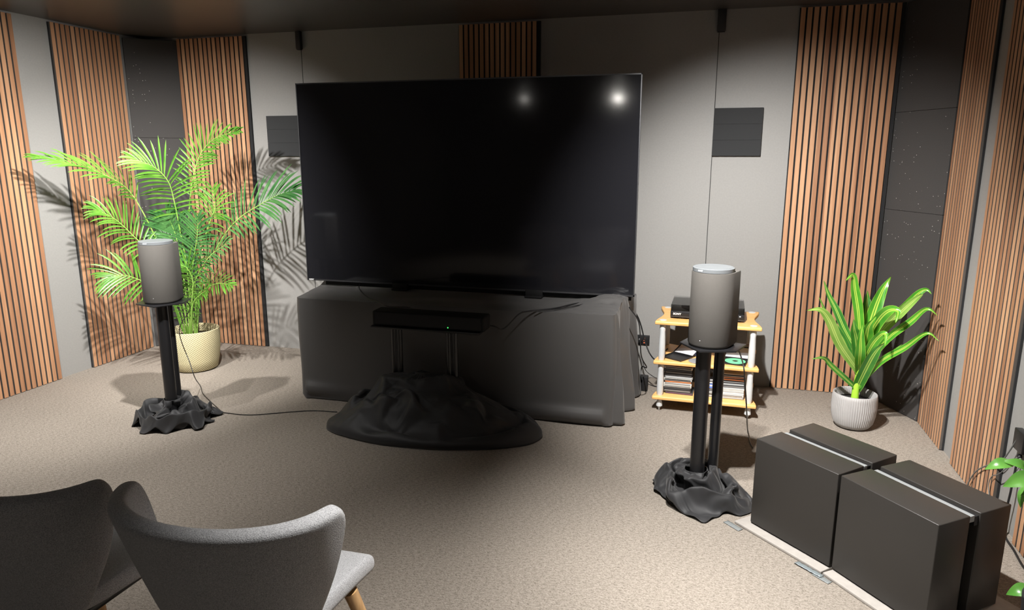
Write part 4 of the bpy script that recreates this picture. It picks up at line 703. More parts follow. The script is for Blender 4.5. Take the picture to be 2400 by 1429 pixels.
CLOTH_MOUND = (112, [
-65,100,680,-65,102,680,-66,103,680,-66,105,680,-67,107,680,-69,108,680,-70,110,680,-71,112,680,-72,113,680,-74,115,680,-75,117,680,-78,118,680,-80,119,680,-83,121,680,-86,122,680,-90,123,680,-93,124,680,-96,125,680,-100,126,680,-103,127,
680,-107,128,680,-111,129,680,-115,129,680,-119,130,680,-123,130,680,-127,131,680,-132,131,680,-136,131,680,-140,131,680,-144,130,680,-148,130,680,-153,130,680,-157,130,680,-161,129,680,-165,129,680,-169,128,680,-173,128,680,-177,127,680,
-180,126,680,-184,125,680,-187,124,680,-190,123,680,-193,122,680,-196,121,680,-199,119,680,-202,118,680,-204,116,680,-206,115,680,-207,113,680,-209,112,680,-210,110,680,-211,108,680,-212,107,680,-213,105,680,-214,103,680,-214,102,680,-215,
100,680,-215,98,680,-216,97,680,-215,95,680,-215,93,680,-214,91,680,-212,90,680,-210,88,680,-208,87,680,-206,85,680,-203,84,680,-201,82,680,-198,81,680,-195,80,680,-192,79,680,-189,78,680,-186,76,680,-183,75,680,-180,74,680,-176,73,680,
-173,72,680,-169,72,680,-165,71,680,-161,70,680,-157,70,680,-153,70,680,-148,70,680,-144,69,680,-140,69,680,-136,69,680,-132,70,680,-127,70,680,-123,70,680,-119,71,680,-115,71,680,-111,72,680,-107,72,680,-103,73,680,-100,74,680,-96,75,680,
-93,76,680,-89,77,680,-86,78,680,-84,79,680,-81,81,680,-78,82,680,-76,84,680,-73,85,680,-72,87,680,-70,88,680,-69,90,680,-68,92,680,-67,93,680,-66,95,680,-66,97,680,-65,98,680,-39,146,642,-35,148,646,-42,149,644,-44,146,633,-46,143,630,-48,
145,629,-46,148,637,-50,150,637,-55,153,637,-56,151,630,-57,142,623,-60,139,621,-62,143,623,-67,146,624,-67,151,636,-71,153,637,-76,153,639,-77,145,630,-83,144,630,-89,145,631,-88,151,641,-93,153,642,-99,153,644,-101,145,635,-107,143,635,
-114,142,635,-113,149,647,-118,144,645,-124,142,645,-129,136,638,-135,134,638,-142,134,639,-147,131,641,-152,128,641,-157,125,638,-164,124,640,-170,123,642,-176,125,644,-176,121,634,-182,120,634,-184,125,644,-189,123,644,-191,120,634,-197,
125,641,-195,119,633,-198,112,633,-203,110,632,-204,119,633,-209,119,643,-209,114,642,-211,110,641,-209,104,631,-212,102,631,-213,107,631,-218,108,642,-222,104,641,-222,97,641,-220,97,631,-221,93,631,-225,95,641,-224,91,642,-219,91,632,
-217,87,633,-219,84,645,-216,79,646,-212,84,636,-207,85,637,-206,80,639,-203,75,650,-198,86,650,-192,86,641,-189,80,644,-188,72,651,-190,63,653,-182,64,653,-177,74,648,-171,73,648,-171,65,654,-162,65,654,-157,74,650,-149,74,651,-143,67,655,
-136,68,655,-139,76,648,-132,77,648,-125,74,651,-120,82,648,-113,83,647,-105,76,650,-100,81,650,-100,89,643,-94,92,643,-87,87,648,-85,96,643,-79,98,643,-71,94,647,-68,101,647,-69,108,639,-66,110,639,-60,112,644,-55,114,646,-54,119,642,-50,
122,645,-44,122,646,-37,124,650,-39,131,655,-39,135,651,-31,137,659,-33,137,651,-36,139,650,-39,141,647,-41,141,637,17,149,614,20,153,624,20,156,631,19,160,634,14,162,622,12,166,624,13,170,635,8,172,638,4,178,640,-1,185,639,-4,185,625,-13,
182,624,-20,187,625,-26,194,630,-30,201,642,-39,204,644,-47,205,644,-56,205,636,-61,199,626,-69,196,623,-76,202,629,-81,204,638,-90,203,639,-94,197,627,-100,190,621,-111,187,619,-122,188,620,-125,188,635,-133,186,643,-134,179,630,-142,173,
623,-151,172,626,-153,170,638,-161,167,642,-165,162,631,-173,158,626,-180,156,635,-190,158,638,-191,155,625,-199,150,624,-206,154,638,-214,149,638,-217,142,625,-225,141,622,-229,137,631,-229,130,620,-234,122,619,-240,117,621,-245,125,632,
-247,125,641,-247,117,641,-246,112,628,-249,109,626,-252,106,628,-254,112,639,-261,112,645,-263,106,646,-261,101,633,-261,96,635,-265,97,647,-263,93,647,-261,92,634,-256,88,632,-258,85,643,-255,78,648,-251,74,640,-243,76,630,-238,74,628,
-236,65,641,-227,63,640,-220,75,627,-212,73,623,-205,71,622,-210,61,633,-202,59,633,-193,67,625,-182,65,626,-175,63,626,-173,53,636,-163,51,639,-154,58,633,-146,52,638,-136,50,644,-132,56,633,-124,63,630,-114,58,637,-105,63,635,-101,73,626,
-89,69,627,-80,70,634,-78,79,625,-69,84,624,-59,77,632,-53,83,628,-50,92,618,-42,96,616,-34,92,626,-29,100,625,-30,106,614,-24,110,614,-16,107,623,-12,112,621,-12,113,612,-8,118,612,3,121,617,5,127,624,0,130,613,5,135,614,13,134,626,14,138,
621,16,143,624,16,143,614,67,136,612,68,148,613,68,150,624,67,158,629,64,166,621,59,174,615,58,183,614,55,184,627,51,193,626,47,203,627,42,214,624,36,214,613,28,221,612,19,228,609,10,231,605,1,233,604,-10,234,602,-21,238,603,-30,242,598,
-41,240,597,-52,241,598,-61,246,607,-73,244,607,-85,240,605,-95,237,607,-107,234,610,-117,232,610,-129,228,614,-138,226,626,-138,218,614,-147,213,617,-152,215,631,-161,206,632,-167,200,626,-172,194,614,-183,191,615,-188,186,627,-196,182,
618,-208,180,616,-217,172,614,-224,164,614,-235,159,619,-244,154,620,-255,149,620,-259,143,626,-257,143,641,-263,137,644,-271,134,634,-277,135,623,-281,131,621,-282,125,634,-284,115,629,-286,115,619,-290,109,619,-296,109,627,-300,111,636,
-302,104,635,-301,99,626,-298,96,619,-302,92,629,-301,85,633,-297,85,623,-292,88,614,-289,78,617,-288,72,630,-282,70,617,-274,65,615,-266,61,613,-260,54,616,-256,49,628,-247,45,628,-242,50,617,-232,47,614,-224,37,616,-220,33,627,-210,34,
617,-198,35,614,-187,32,614,-177,25,615,-174,20,628,-165,25,619,-153,25,615,-140,24,617,-129,25,616,-116,27,617,-104,28,616,-92,30,620,-83,33,627,-75,36,617,-63,37,617,-54,43,618,-43,50,615,-29,51,614,-19,55,619,-12,62,621,-1,67,616,9,70,
616,13,72,629,17,80,631,25,83,621,35,88,621,39,93,634,42,101,636,46,98,624,55,102,623,56,108,634,57,116,634,56,111,617,63,117,615,64,122,627,66,126,626,65,129,613,131,106,617,132,116,615,131,127,615,129,137,623,126,148,625,120,158,622,113,
169,614,108,179,621,102,190,623,94,204,618,87,216,617,77,224,608,67,227,598,55,226,590,44,225,583,31,226,577,17,229,573,4,229,570,-7,230,568,-19,232,566,-32,230,566,-45,238,568,-59,242,571,-69,232,575,-84,232,576,-99,233,579,-111,240,583,
-122,232,586,-136,234,595,-148,239,603,-160,232,607,-167,223,613,-171,226,629,-179,214,616,-180,202,626,-194,207,620,-206,198,624,-204,183,635,-215,170,637,-231,167,636,-245,173,628,-252,165,637,-263,158,647,-275,153,651,-288,153,638,-296,
146,633,-303,139,646,-311,133,644,-317,136,634,-322,133,623,-325,126,634,-329,118,635,-331,123,622,-335,115,619,-342,109,618,-346,111,632,-347,101,631,-347,94,627,-345,95,616,-346,85,617,-345,82,629,-341,75,629,-336,77,615,-329,71,614,-325,
62,623,-317,56,616,-309,51,616,-300,45,618,-290,39,617,-284,34,627,-274,27,629,-267,30,615,-256,26,617,-247,19,622,-237,12,623,-226,12,617,-214,10,615,-202,6,613,-190,3,613,-180,-4,616,-166,-4,618,-152,-5,620,-139,-6,622,-125,-7,626,-111,
-6,629,-97,-6,632,-83,-4,635,-69,-4,639,-57,1,639,-42,6,641,-30,11,642,-17,16,644,-5,19,648,9,24,651,20,29,653,32,34,656,44,38,659,55,42,662,65,48,662,76,53,660,87,51,651,95,57,659,102,66,659,110,70,653,118,70,645,122,78,651,124,87,651,126,
91,640,130,88,630,133,98,626,132,105,637,133,110,629,191,91,633,190,97,625,192,109,627,191,117,619,187,127,618,182,138,625,175,148,617,168,161,616,160,175,619,150,191,619,140,205,615,127,221,612,112,227,596,96,229,582,79,232,572,63,231,563,
48,234,555,31,234,548,16,229,543,1,227,540,-13,230,538,-26,241,540,-42,242,542,-56,233,547,-70,241,554,-88,241,558,-104,235,562,-121,237,568,-133,243,580,-148,235,584,-164,235,592,-176,236,609,-187,234,624,-174,218,631,-192,213,634,-195,
194,639,-212,186,647,-230,181,647,-244,182,635,-260,179,647,-277,173,646,-289,173,630,-301,165,632,-315,164,644,-328,154,643,-334,154,626,-343,147,626,-352,147,638,-359,140,639,-362,137,625,-367,132,635,-371,123,636,-372,126,625,-376,123,
615,-381,114,614,-384,106,616,-387,106,629,-387,98,627,-387,93,616,-386,86,614,-384,77,621,-380,71,627,-374,70,615,-367,63,613,-360,54,620,-353,46,618,-345,38,616,-335,31,616,-325,22,614,-315,13,616,-304,7,616,-293,1,613,-281,-4,610,-272,0,
600,-258,-2,596,-245,-1,591,-230,-2,588,-215,-2,584,-200,-1,583,-183,-3,585,-167,-6,589,-150,-9,593,-134,-13,598,-118,-15,604,-102,-17,610,-87,-22,618,-70,-20,620,-54,-15,621,-38,-10,621,-23,-4,621,-6,0,623,9,7,623,25,9,627,40,12,630,56,14,
634,70,16,641,82,11,651,94,11,659,106,13,667,117,20,673,130,24,676,141,30,676,150,37,678,158,42,678,165,50,678,172,58,673,176,67,673,179,75,669,184,83,664,187,81,651,189,91,652,192,96,645,243,97,641,240,93,630,240,101,624,242,112,627,240,
115,616,236,124,614,231,134,621,225,144,620,218,157,615,209,171,619,197,186,620,183,204,621,163,206,605,143,210,590,122,214,575,104,225,560,82,222,549,63,229,537,44,231,527,25,230,520,7,227,514,-7,239,515,-26,241,516,-43,234,520,-58,244,
529,-77,239,536,-98,240,542,-114,247,554,-131,251,565,-144,252,581,-157,252,600,-166,249,620,-179,239,639,-192,220,642,-195,202,659,-218,200,655,-241,196,656,-262,193,648,-276,198,630,-293,187,626,-311,188,636,-326,179,637,-337,176,622,
-349,165,620,-360,168,632,-370,160,629,-375,156,616,-383,148,617,-393,147,628,-396,143,616,-403,135,619,-408,130,632,-412,120,627,-416,125,614,-422,117,614,-426,107,614,-428,99,616,-429,94,627,-429,86,625,-428,81,614,-426,71,615,-422,62,
625,-416,54,618,-409,43,620,-402,31,621,-394,21,618,-386,12,614,-376,1,609,-366,-9,602,-355,-18,594,-343,-25,587,-330,-31,581,-316,-37,578,-301,-43,575,-285,-45,573,-267,-46,571,-249,-46,568,-231,-45,565,-213,-42,562,-194,-39,558,-175,-37,
556,-157,-42,562,-138,-45,566,-118,-45,570,-98,-43,576,-79,-38,582,-60,-32,584,-42,-25,586,-24,-19,587,-6,-13,589,13,-10,592,31,-9,598,49,-6,603,67,-5,610,84,-4,618,101,-2,625,116,4,632,129,13,637,143,12,645,156,8,653,166,19,648,172,31,642,
176,43,635,188,46,635,199,42,638,209,46,639,216,51,641,224,56,646,231,65,649,236,74,650,237,80,642,243,89,647,300,74,610,305,83,615,301,94,615,301,104,627,297,119,632,290,130,627,281,139,626,274,148,625,267,155,617,259,164,614,249,177,617,
236,191,617,218,202,609,196,214,603,173,222,591,152,212,572,128,213,555,103,216,538,78,220,524,55,223,511,33,225,502,11,228,498,-9,231,497,-30,235,499,-50,240,507,-71,247,517,-89,253,534,-100,255,557,-120,263,570,-134,260,592,-145,251,614,
-156,232,627,-167,222,651,-191,226,668,-217,223,661,-243,218,652,-262,210,636,-287,209,639,-306,199,636,-320,197,619,-337,186,621,-352,189,634,-365,177,630,-374,182,614,-389,174,615,-404,168,620,-414,164,629,-425,163,616,-436,156,615,-444,
149,625,-450,147,614,-457,139,616,-462,133,627,-467,127,617,-471,119,615,-474,110,616,-474,98,614,-473,88,615,-473,80,623,-471,70,622,-469,60,615,-466,47,620,-461,35,616,-453,21,609,-446,10,598,-437,5,583,-427,9,568,-414,6,555,-400,2,544,
-386,-3,535,-373,-11,528,-359,-20,523,-344,-28,519,-328,-36,518,-311,-45,520,-292,-53,523,-272,-61,526,-250,-64,528,-228,-67,528,-206,-69,527,-184,-70,524,-163,-70,521,-141,-68,517,-119,-65,516,-97,-60,518,-75,-53,522,-53,-48,524,-31,-44,
526,-10,-40,529,12,-37,531,33,-33,535,53,-29,541,74,-25,547,94,-21,554,113,-17,563,132,-12,569,150,-8,576,166,-6,581,181,-14,586,183,-2,576,193,10,568,206,18,561,220,26,557,233,33,556,244,39,558,254,45,562,263,49,567,270,51,574,277,54,581,
284,58,587,290,64,593,294,71,600,350,67,546,356,70,558,357,82,567,350,94,574,344,106,584,343,125,594,335,138,600,324,150,603,314,162,606,304,172,609,294,181,610,280,192,610,264,204,611,244,213,610,220,223,607,200,221,586,175,225,570,148,
229,554,120,234,537,91,239,522,63,241,509,37,243,498,13,244,493,-11,247,494,-34,252,500,-57,260,512,-74,265,535,-91,274,558,-104,264,582,-119,247,600,-130,236,626,-148,239,649,-176,246,657,-204,241,650,-231,234,638,-255,226,631,-280,221,
623,-302,210,620,-323,212,630,-341,203,630,-356,205,615,-377,202,616,-391,208,631,-411,203,633,-430,198,631,-449,194,633,-464,189,627,-478,181,626,-488,178,616,-497,170,624,-504,160,625,-511,153,618,-516,143,624,-520,132,624,-523,121,620,
-523,107,622,-520,96,616,-518,84,616,-515,73,616,-514,63,622,-510,51,621,-507,39,613,-502,26,604,-493,24,584,-482,21,564,-473,12,545,-464,2,527,-451,-8,511,-438,-20,501,-423,-31,495,-415,-45,506,-399,-46,497,-383,-55,505,-362,-56,497,-339,
-59,495,-314,-64,498,-288,-70,501,-262,-73,504,-237,-74,505,-214,-81,506,-190,-89,505,-165,-96,502,-139,-102,498,-113,-106,496,-89,-107,496,-64,-105,497,-39,-104,498,-15,-103,499,9,-100,499,32,-96,499,55,-91,500,78,-84,502,101,-75,504,124,
-67,510,145,-62,518,166,-59,525,187,-56,528,198,-45,515,216,-38,508,235,-33,507,254,-29,508,273,-26,508,290,-25,514,305,-20,516,314,-11,513,319,1,508,327,11,511,332,23,514,336,33,518,339,44,522,342,53,529,345,61,537,390,40,501,386,51,502,
380,65,506,370,77,511,358,88,518,347,99,528,336,111,538,325,126,546,318,142,553,315,157,561,314,173,569,307,187,576,295,200,582,280,214,589,263,228,597,240,238,602,213,240,598,184,241,590,152,239,578,119,236,563,88,238,546,63,248,526,37,
254,515,11,259,509,-14,266,511,-40,277,520,-55,278,548,-71,258,568,-84,250,598,-102,255,623,-130,265,639,-162,267,640,-191,258,633,-221,254,629,-248,247,626,-272,238,634,-296,231,629,-319,224,622,-342,220,613,-360,230,628,-384,231,629,-409,
233,628,-434,235,627,-457,230,624,-478,226,619,-497,220,617,-514,212,617,-529,204,619,-541,196,622,-549,185,624,-556,174,625,-561,162,620,-564,148,614,-567,133,617,-568,120,616,-565,104,615,-562,90,623,-558,77,622,-557,66,614,-554,54,619,
-550,43,622,-547,40,606,-540,30,590,-530,18,572,-517,4,553,-503,-18,543,-499,-21,515,-485,-36,497,-470,-55,502,-455,-64,491,-442,-61,475,-429,-73,489,-405,-70,482,-382,-78,496,-355,-78,485,-324,-85,486,-293,-92,488,-266,-100,499,-248,-95,
520,-228,-105,505,-203,-109,496,-173,-113,490,-141,-121,486,-109,-133,486,-81,-137,478,-54,-141,475,-26,-144,474,1,-147,473,27,-150,479,53,-148,485,78,-142,486,103,-132,487,128,-121,489,152,-107,486,176,-98,488,200,-91,487,221,-85,482,244,
-80,481,266,-75,481,288,-72,483,308,-63,477,327,-63,482,346,-58,485,351,-47,472,363,-37,472,373,-27,475,380,-16,480,387,-5,485,392,5,492,395,11,506,398,20,514,395,30,506,441,41,480,435,52,477,428,64,478,418,75,481,408,86,487,398,98,496,388,
110,508,373,123,511,353,131,509,337,143,513,325,158,521,322,175,532,308,187,543,297,203,553,284,220,564,269,237,576,252,252,587,226,261,591,196,265,588,162,264,584,124,260,578,88,253,568,56,249,554,27,252,545,0,263,545,-19,289,546,-28,260,
565,-48,272,595,-78,286,609,-111,290,616,-145,286,616,-176,277,612,-207,276,618,-235,270,625,-261,258,630,-288,248,628,-308,243,609,-335,253,615,-364,259,613,-393,263,607,-420,261,598,-446,255,589,-470,246,581,-492,235,575,-513,224,573,
-531,214,572,-547,203,574,-561,192,577,-574,185,583,-586,182,591,-598,179,601,-608,170,609,-614,156,617,-618,141,624,-619,122,626,-612,104,617,-606,84,617,-601,71,627,-599,58,622,-596,45,619,-591,33,613,-584,21,606,-572,7,597,-560,-6,582,
-547,-20,561,-537,-32,534,-520,-53,519,-518,-53,489,-501,-73,490,-488,-66,474,-471,-80,478,-448,-76,465,-421,-90,469,-394,-102,487,-361,-103,471,-325,-113,471,-299,-124,494,-278,-126,521,-254,-125,541,-227,-129,533,-214,-140,507,-192,-134,
479,-152,-141,475,-111,-146,468,-76,-161,470,-45,-164,457,-14,-175,457,16,-182,459,45,-182,458,72,-173,455,99,-172,466,127,-159,468,151,-140,463,179,-130,469,206,-120,468,232,-114,469,256,-108,467,280,-102,465,303,-96,463,325,-90,460,347,
-82,458,366,-74,457,385,-66,459,396,-63,476,404,-56,489,416,-47,491,426,-35,490,434,-23,489,441,-11,490,444,2,488,445,16,486,444,29,484,484,37,448,482,51,449,475,63,452,467,76,457,457,88,464,447,99,472,435,112,480,417,122,478,400,134,480,
380,143,480,360,152,481,340,162,485,324,175,497,309,190,511,294,206,527,279,223,542,270,245,557,258,265,571,235,280,580,206,284,575,171,283,568,131,281,562,93,279,555,60,282,546,32,285,530,17,281,561,-15,297,574,-54,307,580,-91,309,585,
-123,299,588,-156,300,595,-186,291,600,-214,277,604,-236,254,613,-269,251,605,-296,275,602,-329,283,590,-361,284,576,-392,277,561,-420,266,549,-445,252,539,-469,237,533,-491,222,529,-513,209,528,-534,199,529,-555,190,531,-574,184,535,-592,
183,540,-608,183,548,-620,184,558,-626,171,562,-631,158,568,-646,154,582,-651,138,589,-658,121,597,-661,102,604,-655,81,607,-639,70,597,-627,66,584,-618,58,578,-609,48,572,-602,34,567,-595,16,560,-595,-8,556,-584,-32,546,-570,-54,534,-553,
-70,516,-535,-83,495,-527,-80,469,-506,-93,470,-490,-82,454,-464,-99,455,-439,-113,477,-403,-125,468,-365,-130,454,-340,-139,485,-313,-148,512,-288,-151,540,-259,-155,558,-228,-154,560,-202,-151,540,-181,-151,506,-168,-159,460,-118,-168,
461,-73,-171,450,-37,-188,452,-3,-190,435,30,-199,437,60,-191,431,91,-190,436,121,-189,450,144,-164,442,177,-156,454,206,-141,452,235,-134,454,263,-131,459,289,-128,467,314,-122,475,336,-114,483,357,-105,489,379,-94,491,402,-92,488,423,-89,
487,443,-84,485,453,-71,476,460,-58,468,467,-44,463,473,-30,460,478,-17,457,482,-3,454,484,10,451,485,24,449,539,37,436,535,52,437,528,66,438,517,79,441,505,92,444,492,105,447,478,118,451,460,129,450,443,141,453,426,154,458,405,161,457,383,
169,457,361,179,459,337,190,467,313,201,480,292,215,499,273,229,520,261,253,539,261,274,561,237,293,565,205,300,561,167,297,553,127,294,544,90,295,535,56,304,535,21,303,542,-17,313,553,-56,319,560,-93,319,568,-126,309,576,-157,295,581,-180,
272,590,-210,252,582,-247,260,570,-277,287,562,-314,299,545,-348,289,524,-379,272,508,-408,256,496,-434,237,490,-460,222,486,-486,210,484,-513,202,485,-539,197,488,-563,193,492,-586,192,498,-604,201,507,-624,199,514,-640,198,522,-649,182,
525,-654,166,528,-655,150,531,-647,136,535,-645,120,538,-647,104,541,-649,87,543,-661,74,548,-676,64,553,-675,48,558,-667,35,556,-656,26,550,-645,22,538,-633,11,527,-620,-6,515,-608,-29,508,-596,-54,500,-588,-81,497,-568,-96,486,-546,-107,
476,-535,-93,457,-511,-103,443,-486,-121,461,-449,-134,454,-410,-137,439,-385,-147,469,-357,-160,495,-328,-169,520,-296,-176,540,-264,-180,560,-231,-179,570,-198,-173,559,-172,-171,527,-172,-182,476,-127,-181,441,-75,-193,442,-29,-194,430,
8,-213,433,42,-214,418,73,-217,432,108,-212,432,135,-188,424,171,-182,440,205,-163,436,237,-159,449,266,-148,438,296,-142,440,324,-136,445,351,-131,452,377,-127,460,402,-127,470,426,-122,476,434,-128,453,455,-120,448,473,-106,445,488,-88,
443,501,-70,444,512,-53,448,519,-37,440,525,-21,435,531,-6,433,536,9,433,538,23,434,592,38,411,587,54,413,578,69,414,566,84,417,553,98,420,538,111,423,521,124,424,505,138,429,490,151,437,468,156,432,447,164,430,426,175,432,403,188,431,379,
202,432,353,216,438,323,223,448,315,225,484,303,240,516,284,267,527,256,284,536,224,294,539,187,295,535,145,284,529,106,293,517,69,306,515,32,309,520,-5,301,532,-42,297,549,-79,291,557,-113,278,554,-147,263,545,-184,259,532,-222,276,521,
-256,304,512,-296,307,491,-324,278,475,-356,256,461,-389,243,448,-421,231,442,-452,222,440,-482,215,443,-512,214,449,-540,212,457,-567,205,460,-590,197,465,-608,211,475,-634,214,487,-655,207,491,-652,186,487,-655,167,489,-654,150,491,-655,
133,493,-664,120,499,-679,113,509,-685,97,510,-678,84,500,-678,68,495,-685,52,496,-694,39,499,-702,26,503,-702,10,509,-693,-6,511,-678,-13,500,-662,-25,488,-645,-42,476,-629,-63,466,-616,-87,463,-602,-110,469,-578,-98,466,-556,-116,453,
-522,-124,464,-497,-139,435,-457,-152,427,-426,-160,453,-392,-173,464,-358,-176,475,-328,-167,493,-295,-170,511,-268,-189,534,-236,-198,556,-199,-195,562,-166,-190,539,-166,-203,489,-135,-202,436,-77,-210,426,-26,-211,413,19,-220,411,54,
-237,415,86,-221,408,121,-207,406,160,-206,424,199,-186,419,232,-184,443,267,-175,437,296,-164,422,329,-158,425,360,-149,425,389,-148,432,418,-145,437,445,-152,447,452,-170,469,477,-158,468,499,-143,463,518,-123,453,535,-100,443,547,-77,
431,546,-59,411,562,-40,409,575,-24,409,585,-8,411,591,7,412,593,22,410,647,39,391,640,56,391,629,73,392,616,88,395,602,103,398,586,118,400,570,132,404,554,146,410,532,155,407,513,167,408,495,177,422,473,189,423,449,201,415,425,219,412,397,
235,402,370,252,408,351,264,435,315,261,449,291,237,466,261,244,486,228,254,498,192,263,496,154,283,482,122,317,475,81,324,459,41,325,456,1,322,464,-35,303,475,-74,293,481,-113,287,474,-153,287,465,-191,307,462,-231,321,452,-271,311,438,
-304,286,427,-343,274,419,-382,275,421,-411,253,411,-446,251,417,-475,233,416,-503,236,432,-535,231,440,-565,224,445,-593,214,446,-619,207,455,-638,199,473,-656,211,460,-667,190,463,-662,168,458,-663,148,459,-673,133,464,-687,126,474,-700,
122,486,-710,107,489,-707,93,478,-704,78,468,-702,64,459,-706,48,455,-711,32,453,-716,16,454,-721,0,458,-725,-18,466,-722,-37,475,-704,-47,462,-686,-61,450,-667,-79,439,-647,-98,430,-630,-119,436,-603,-104,437,-585,-125,465,-543,-147,467,
-506,-169,444,-462,-171,453,-427,-188,444,-396,-177,438,-365,-165,448,-331,-163,453,-298,-174,465,-263,-183,488,-238,-207,518,-204,-216,543,-165,-213,542,-147,-213,496,-132,-224,437,-76,-220,406,-21,-228,397,26,-232,391,65,-243,393,102,
-228,388,142,-228,404,185,-206,402,223,-209,427,263,-199,435,291,-185,413,328,-181,413,359,-166,402,393,-163,407,424,-170,419,441,-185,443,465,-194,461,493,-194,469,519,-178,466,540,-158,450,559,-134,432,575,-106,414,573,-87,387,597,-64,
388,617,-43,386,633,-26,390,644,-9,391,646,6,384,650,21,392,694,41,364,688,60,367,678,77,370,666,93,372,652,109,375,636,124,377,620,139,381,602,151,380,586,165,390,568,179,398,547,192,401,523,204,402,497,218,399,469,229,386,442,252,374,421,
283,378,388,276,367,353,280,373,318,279,391,281,279,406,245,285,419,209,298,425,178,330,426,135,340,397,91,352,374,48,362,366,7,349,367,-34,338,379,-75,327,389,-117,324,388,-159,332,392,-200,331,393,-239,315,393,-278,299,395,-318,292,401,
-356,291,416,-390,275,401,-427,262,400,-462,251,402,-497,241,409,-526,249,428,-559,239,429,-592,230,433,-621,228,448,-642,226,469,-640,214,442,-650,188,435,-666,168,434,-677,149,431,-693,139,439,-709,134,451,-724,134,465,-735,117,466,-728,
106,452,-719,96,438,-718,81,427,-719,64,418,-724,47,416,-731,30,417,-746,21,427,-743,1,424,-741,-21,427,-742,-43,436,-742,-67,449,-723,-74,429,-704,-97,422,-683,-115,411,-658,-129,405,-629,-114,407,-596,-132,431,-569,-164,473,-517,-191,462,
-469,-188,478,-432,-190,472,-400,-194,460,-367,-205,442,-348,-190,409,-313,-208,412,-274,-213,428,-231,-209,459,-205,-231,501,-167,-237,523,-132,-231,495,-121,-245,436,-70,-240,394,-14,-243,378,35,-247,372,77,-245,370,119,-248,381,162,-227,
382,207,-228,407,250,-225,423,290,-213,425,316,-201,396,350,-186,385,387,-181,382,415,-195,401,444,-205,423,472,-214,442,501,-215,453,531,-206,450,555,-187,438,576,-165,417,595,-136,394,593,-111,364,626,-88,364,654,-68,372,672,-45,364,690,
-29,370,694,-12,360,700,3,367,700,22,367,744,44,344,738,64,349,728,82,352,715,98,353,701,114,353,686,129,353,672,145,353,658,162,355,642,178,358,621,189,356,597,201,357,571,214,359,543,229,362,514,245,359,484,265,347,458,298,339,422,313,
319,393,337,329,355,343,335,316,345,346,276,347,355,235,353,359,193,353,348,147,363,321,101,378,297,55,389,286,10,385,290,-33,374,309,-76,364,328,-119,356,339,-162,343,352,-205,335,368,-247,325,386,-286,315,409,-329,323,397,-371,316,394,
-412,303,397,-447,288,413,-485,274,412,-520,262,402,-553,263,419,-588,251,419,-619,251,437,-645,249,460,-661,230,440,-669,206,424,-673,182,409,-691,163,407,-712,152,415,-732,147,428,-751,140,439,-749,119,429,-749,99,423,-759,79,420,-764,64,
434,-764,58,453,-768,42,442,-780,51,428,-780,51,406,-770,38,388,-779,14,400,-772,-13,401,-760,-39,402,-757,-67,413,-756,-94,429,-736,-98,403,-709,-106,386,-684,-125,378,-650,-126,377,-612,-140,400,-588,-174,446,-536,-208,479,-481,-211,490,
-445,-212,483,-415,-225,457,-400,-213,407,-372,-234,367,-341,-265,366,-298,-272,374,-249,-262,405,-196,-242,439,-175,-262,487,-130,-261,484,-97,-256,437,-62,-261,380,-4,-263,363,45,-262,353,89,-262,355,135,-252,360,185,-242,373,229,-246,
400,273,-239,408,314,-226,404,351,-210,394,378,-203,364,414,-210,378,452,-203,387,474,-229,405,507,-232,417,539,-226,425,565,-209,412,586,-188,395,604,-163,370,606,-135,342,643,-115,340,678,-100,352,703,-76,348,723,-54,346,736,-34,343,744,
-15,341,745,4,338,745,24,338,794,45,315,787,64,317,777,83,320,767,101,325,753,118,326,738,135,325,725,153,324,711,172,321,697,191,317,679,209,313,657,225,312,629,238,315,594,246,318,559,258,323,525,275,321,492,298,309,459,333,295,421,356,
278,380,357,270,339,362,276,297,364,288,254,367,299,210,373,303,164,385,291,115,396,270,67,408,263,19,408,275,-27,393,299,-73,379,326,-118,368,351,-159,349,382,-206,350,409,-254,353,433,-302,370,432,-349,363,441,-391,362,422,-432,349,403,
-467,322,393,-506,303,393,-545,290,394,-582,278,401,-613,275,424,-641,275,449,-654,250,427,-666,226,406,-683,202,393,-705,182,391,-728,165,392,-752,156,402,-772,143,411,-777,120,408,-783,97,407,-796,90,426,-803,74,442,-809,57,458,-812,36,
466,-811,15,464,-811,7,444,-810,7,420,-819,24,398,-809,32,368,-807,0,377,-795,-31,381,-777,-59,380,-770,-90,394,-765,-120,410,-739,-125,388,-707,-133,400,-681,-139,379,-639,-148,379,-602,-179,414,-556,-218,453,-504,-230,477,-467,-235,472,
-439,-246,429,-426,-238,362,-399,-283,323,-359,-294,291,-316,-308,294,-267,-288,319,-211,-282,372,-178,-292,435,-130,-289,454,-87,-282,423,-48,-285,369,10,-286,353,55,-277,332,102,-275,336,152,-268,346,200,-265,371,248,-264,384,293,-254,
382,334,-239,372,371,-220,356,414,-228,353,446,-202,346,478,-228,354,511,-211,367,546,-218,375,580,-225,381,582,-201,357,610,-186,343,618,-160,317,652,-142,316,689,-133,325,715,-104,315,742,-79,312,764,-56,311,779,-36,310,789,-17,309,794,3,
310,795,24,312,845,44,283,842,65,286,832,85,290,819,103,291,805,122,291,791,141,292,778,161,290,765,182,286,751,204,279,736,226,271,717,248,266,690,264,266,650,269,272,609,277,292,565,282,299,527,298,296,490,323,281,449,351,259,407,370,246,
365,379,252,322,382,271,277,383,293,231,384,314,183,389,319,132,387,306,82,401,301,33,397,314,-14,373,342,-62,369,379,-111,373,412,-163,386,436,-216,397,455,-268,402,469,-319,401,478,-366,392,477,-410,376,456,-452,362,429,-488,349,399,-528,
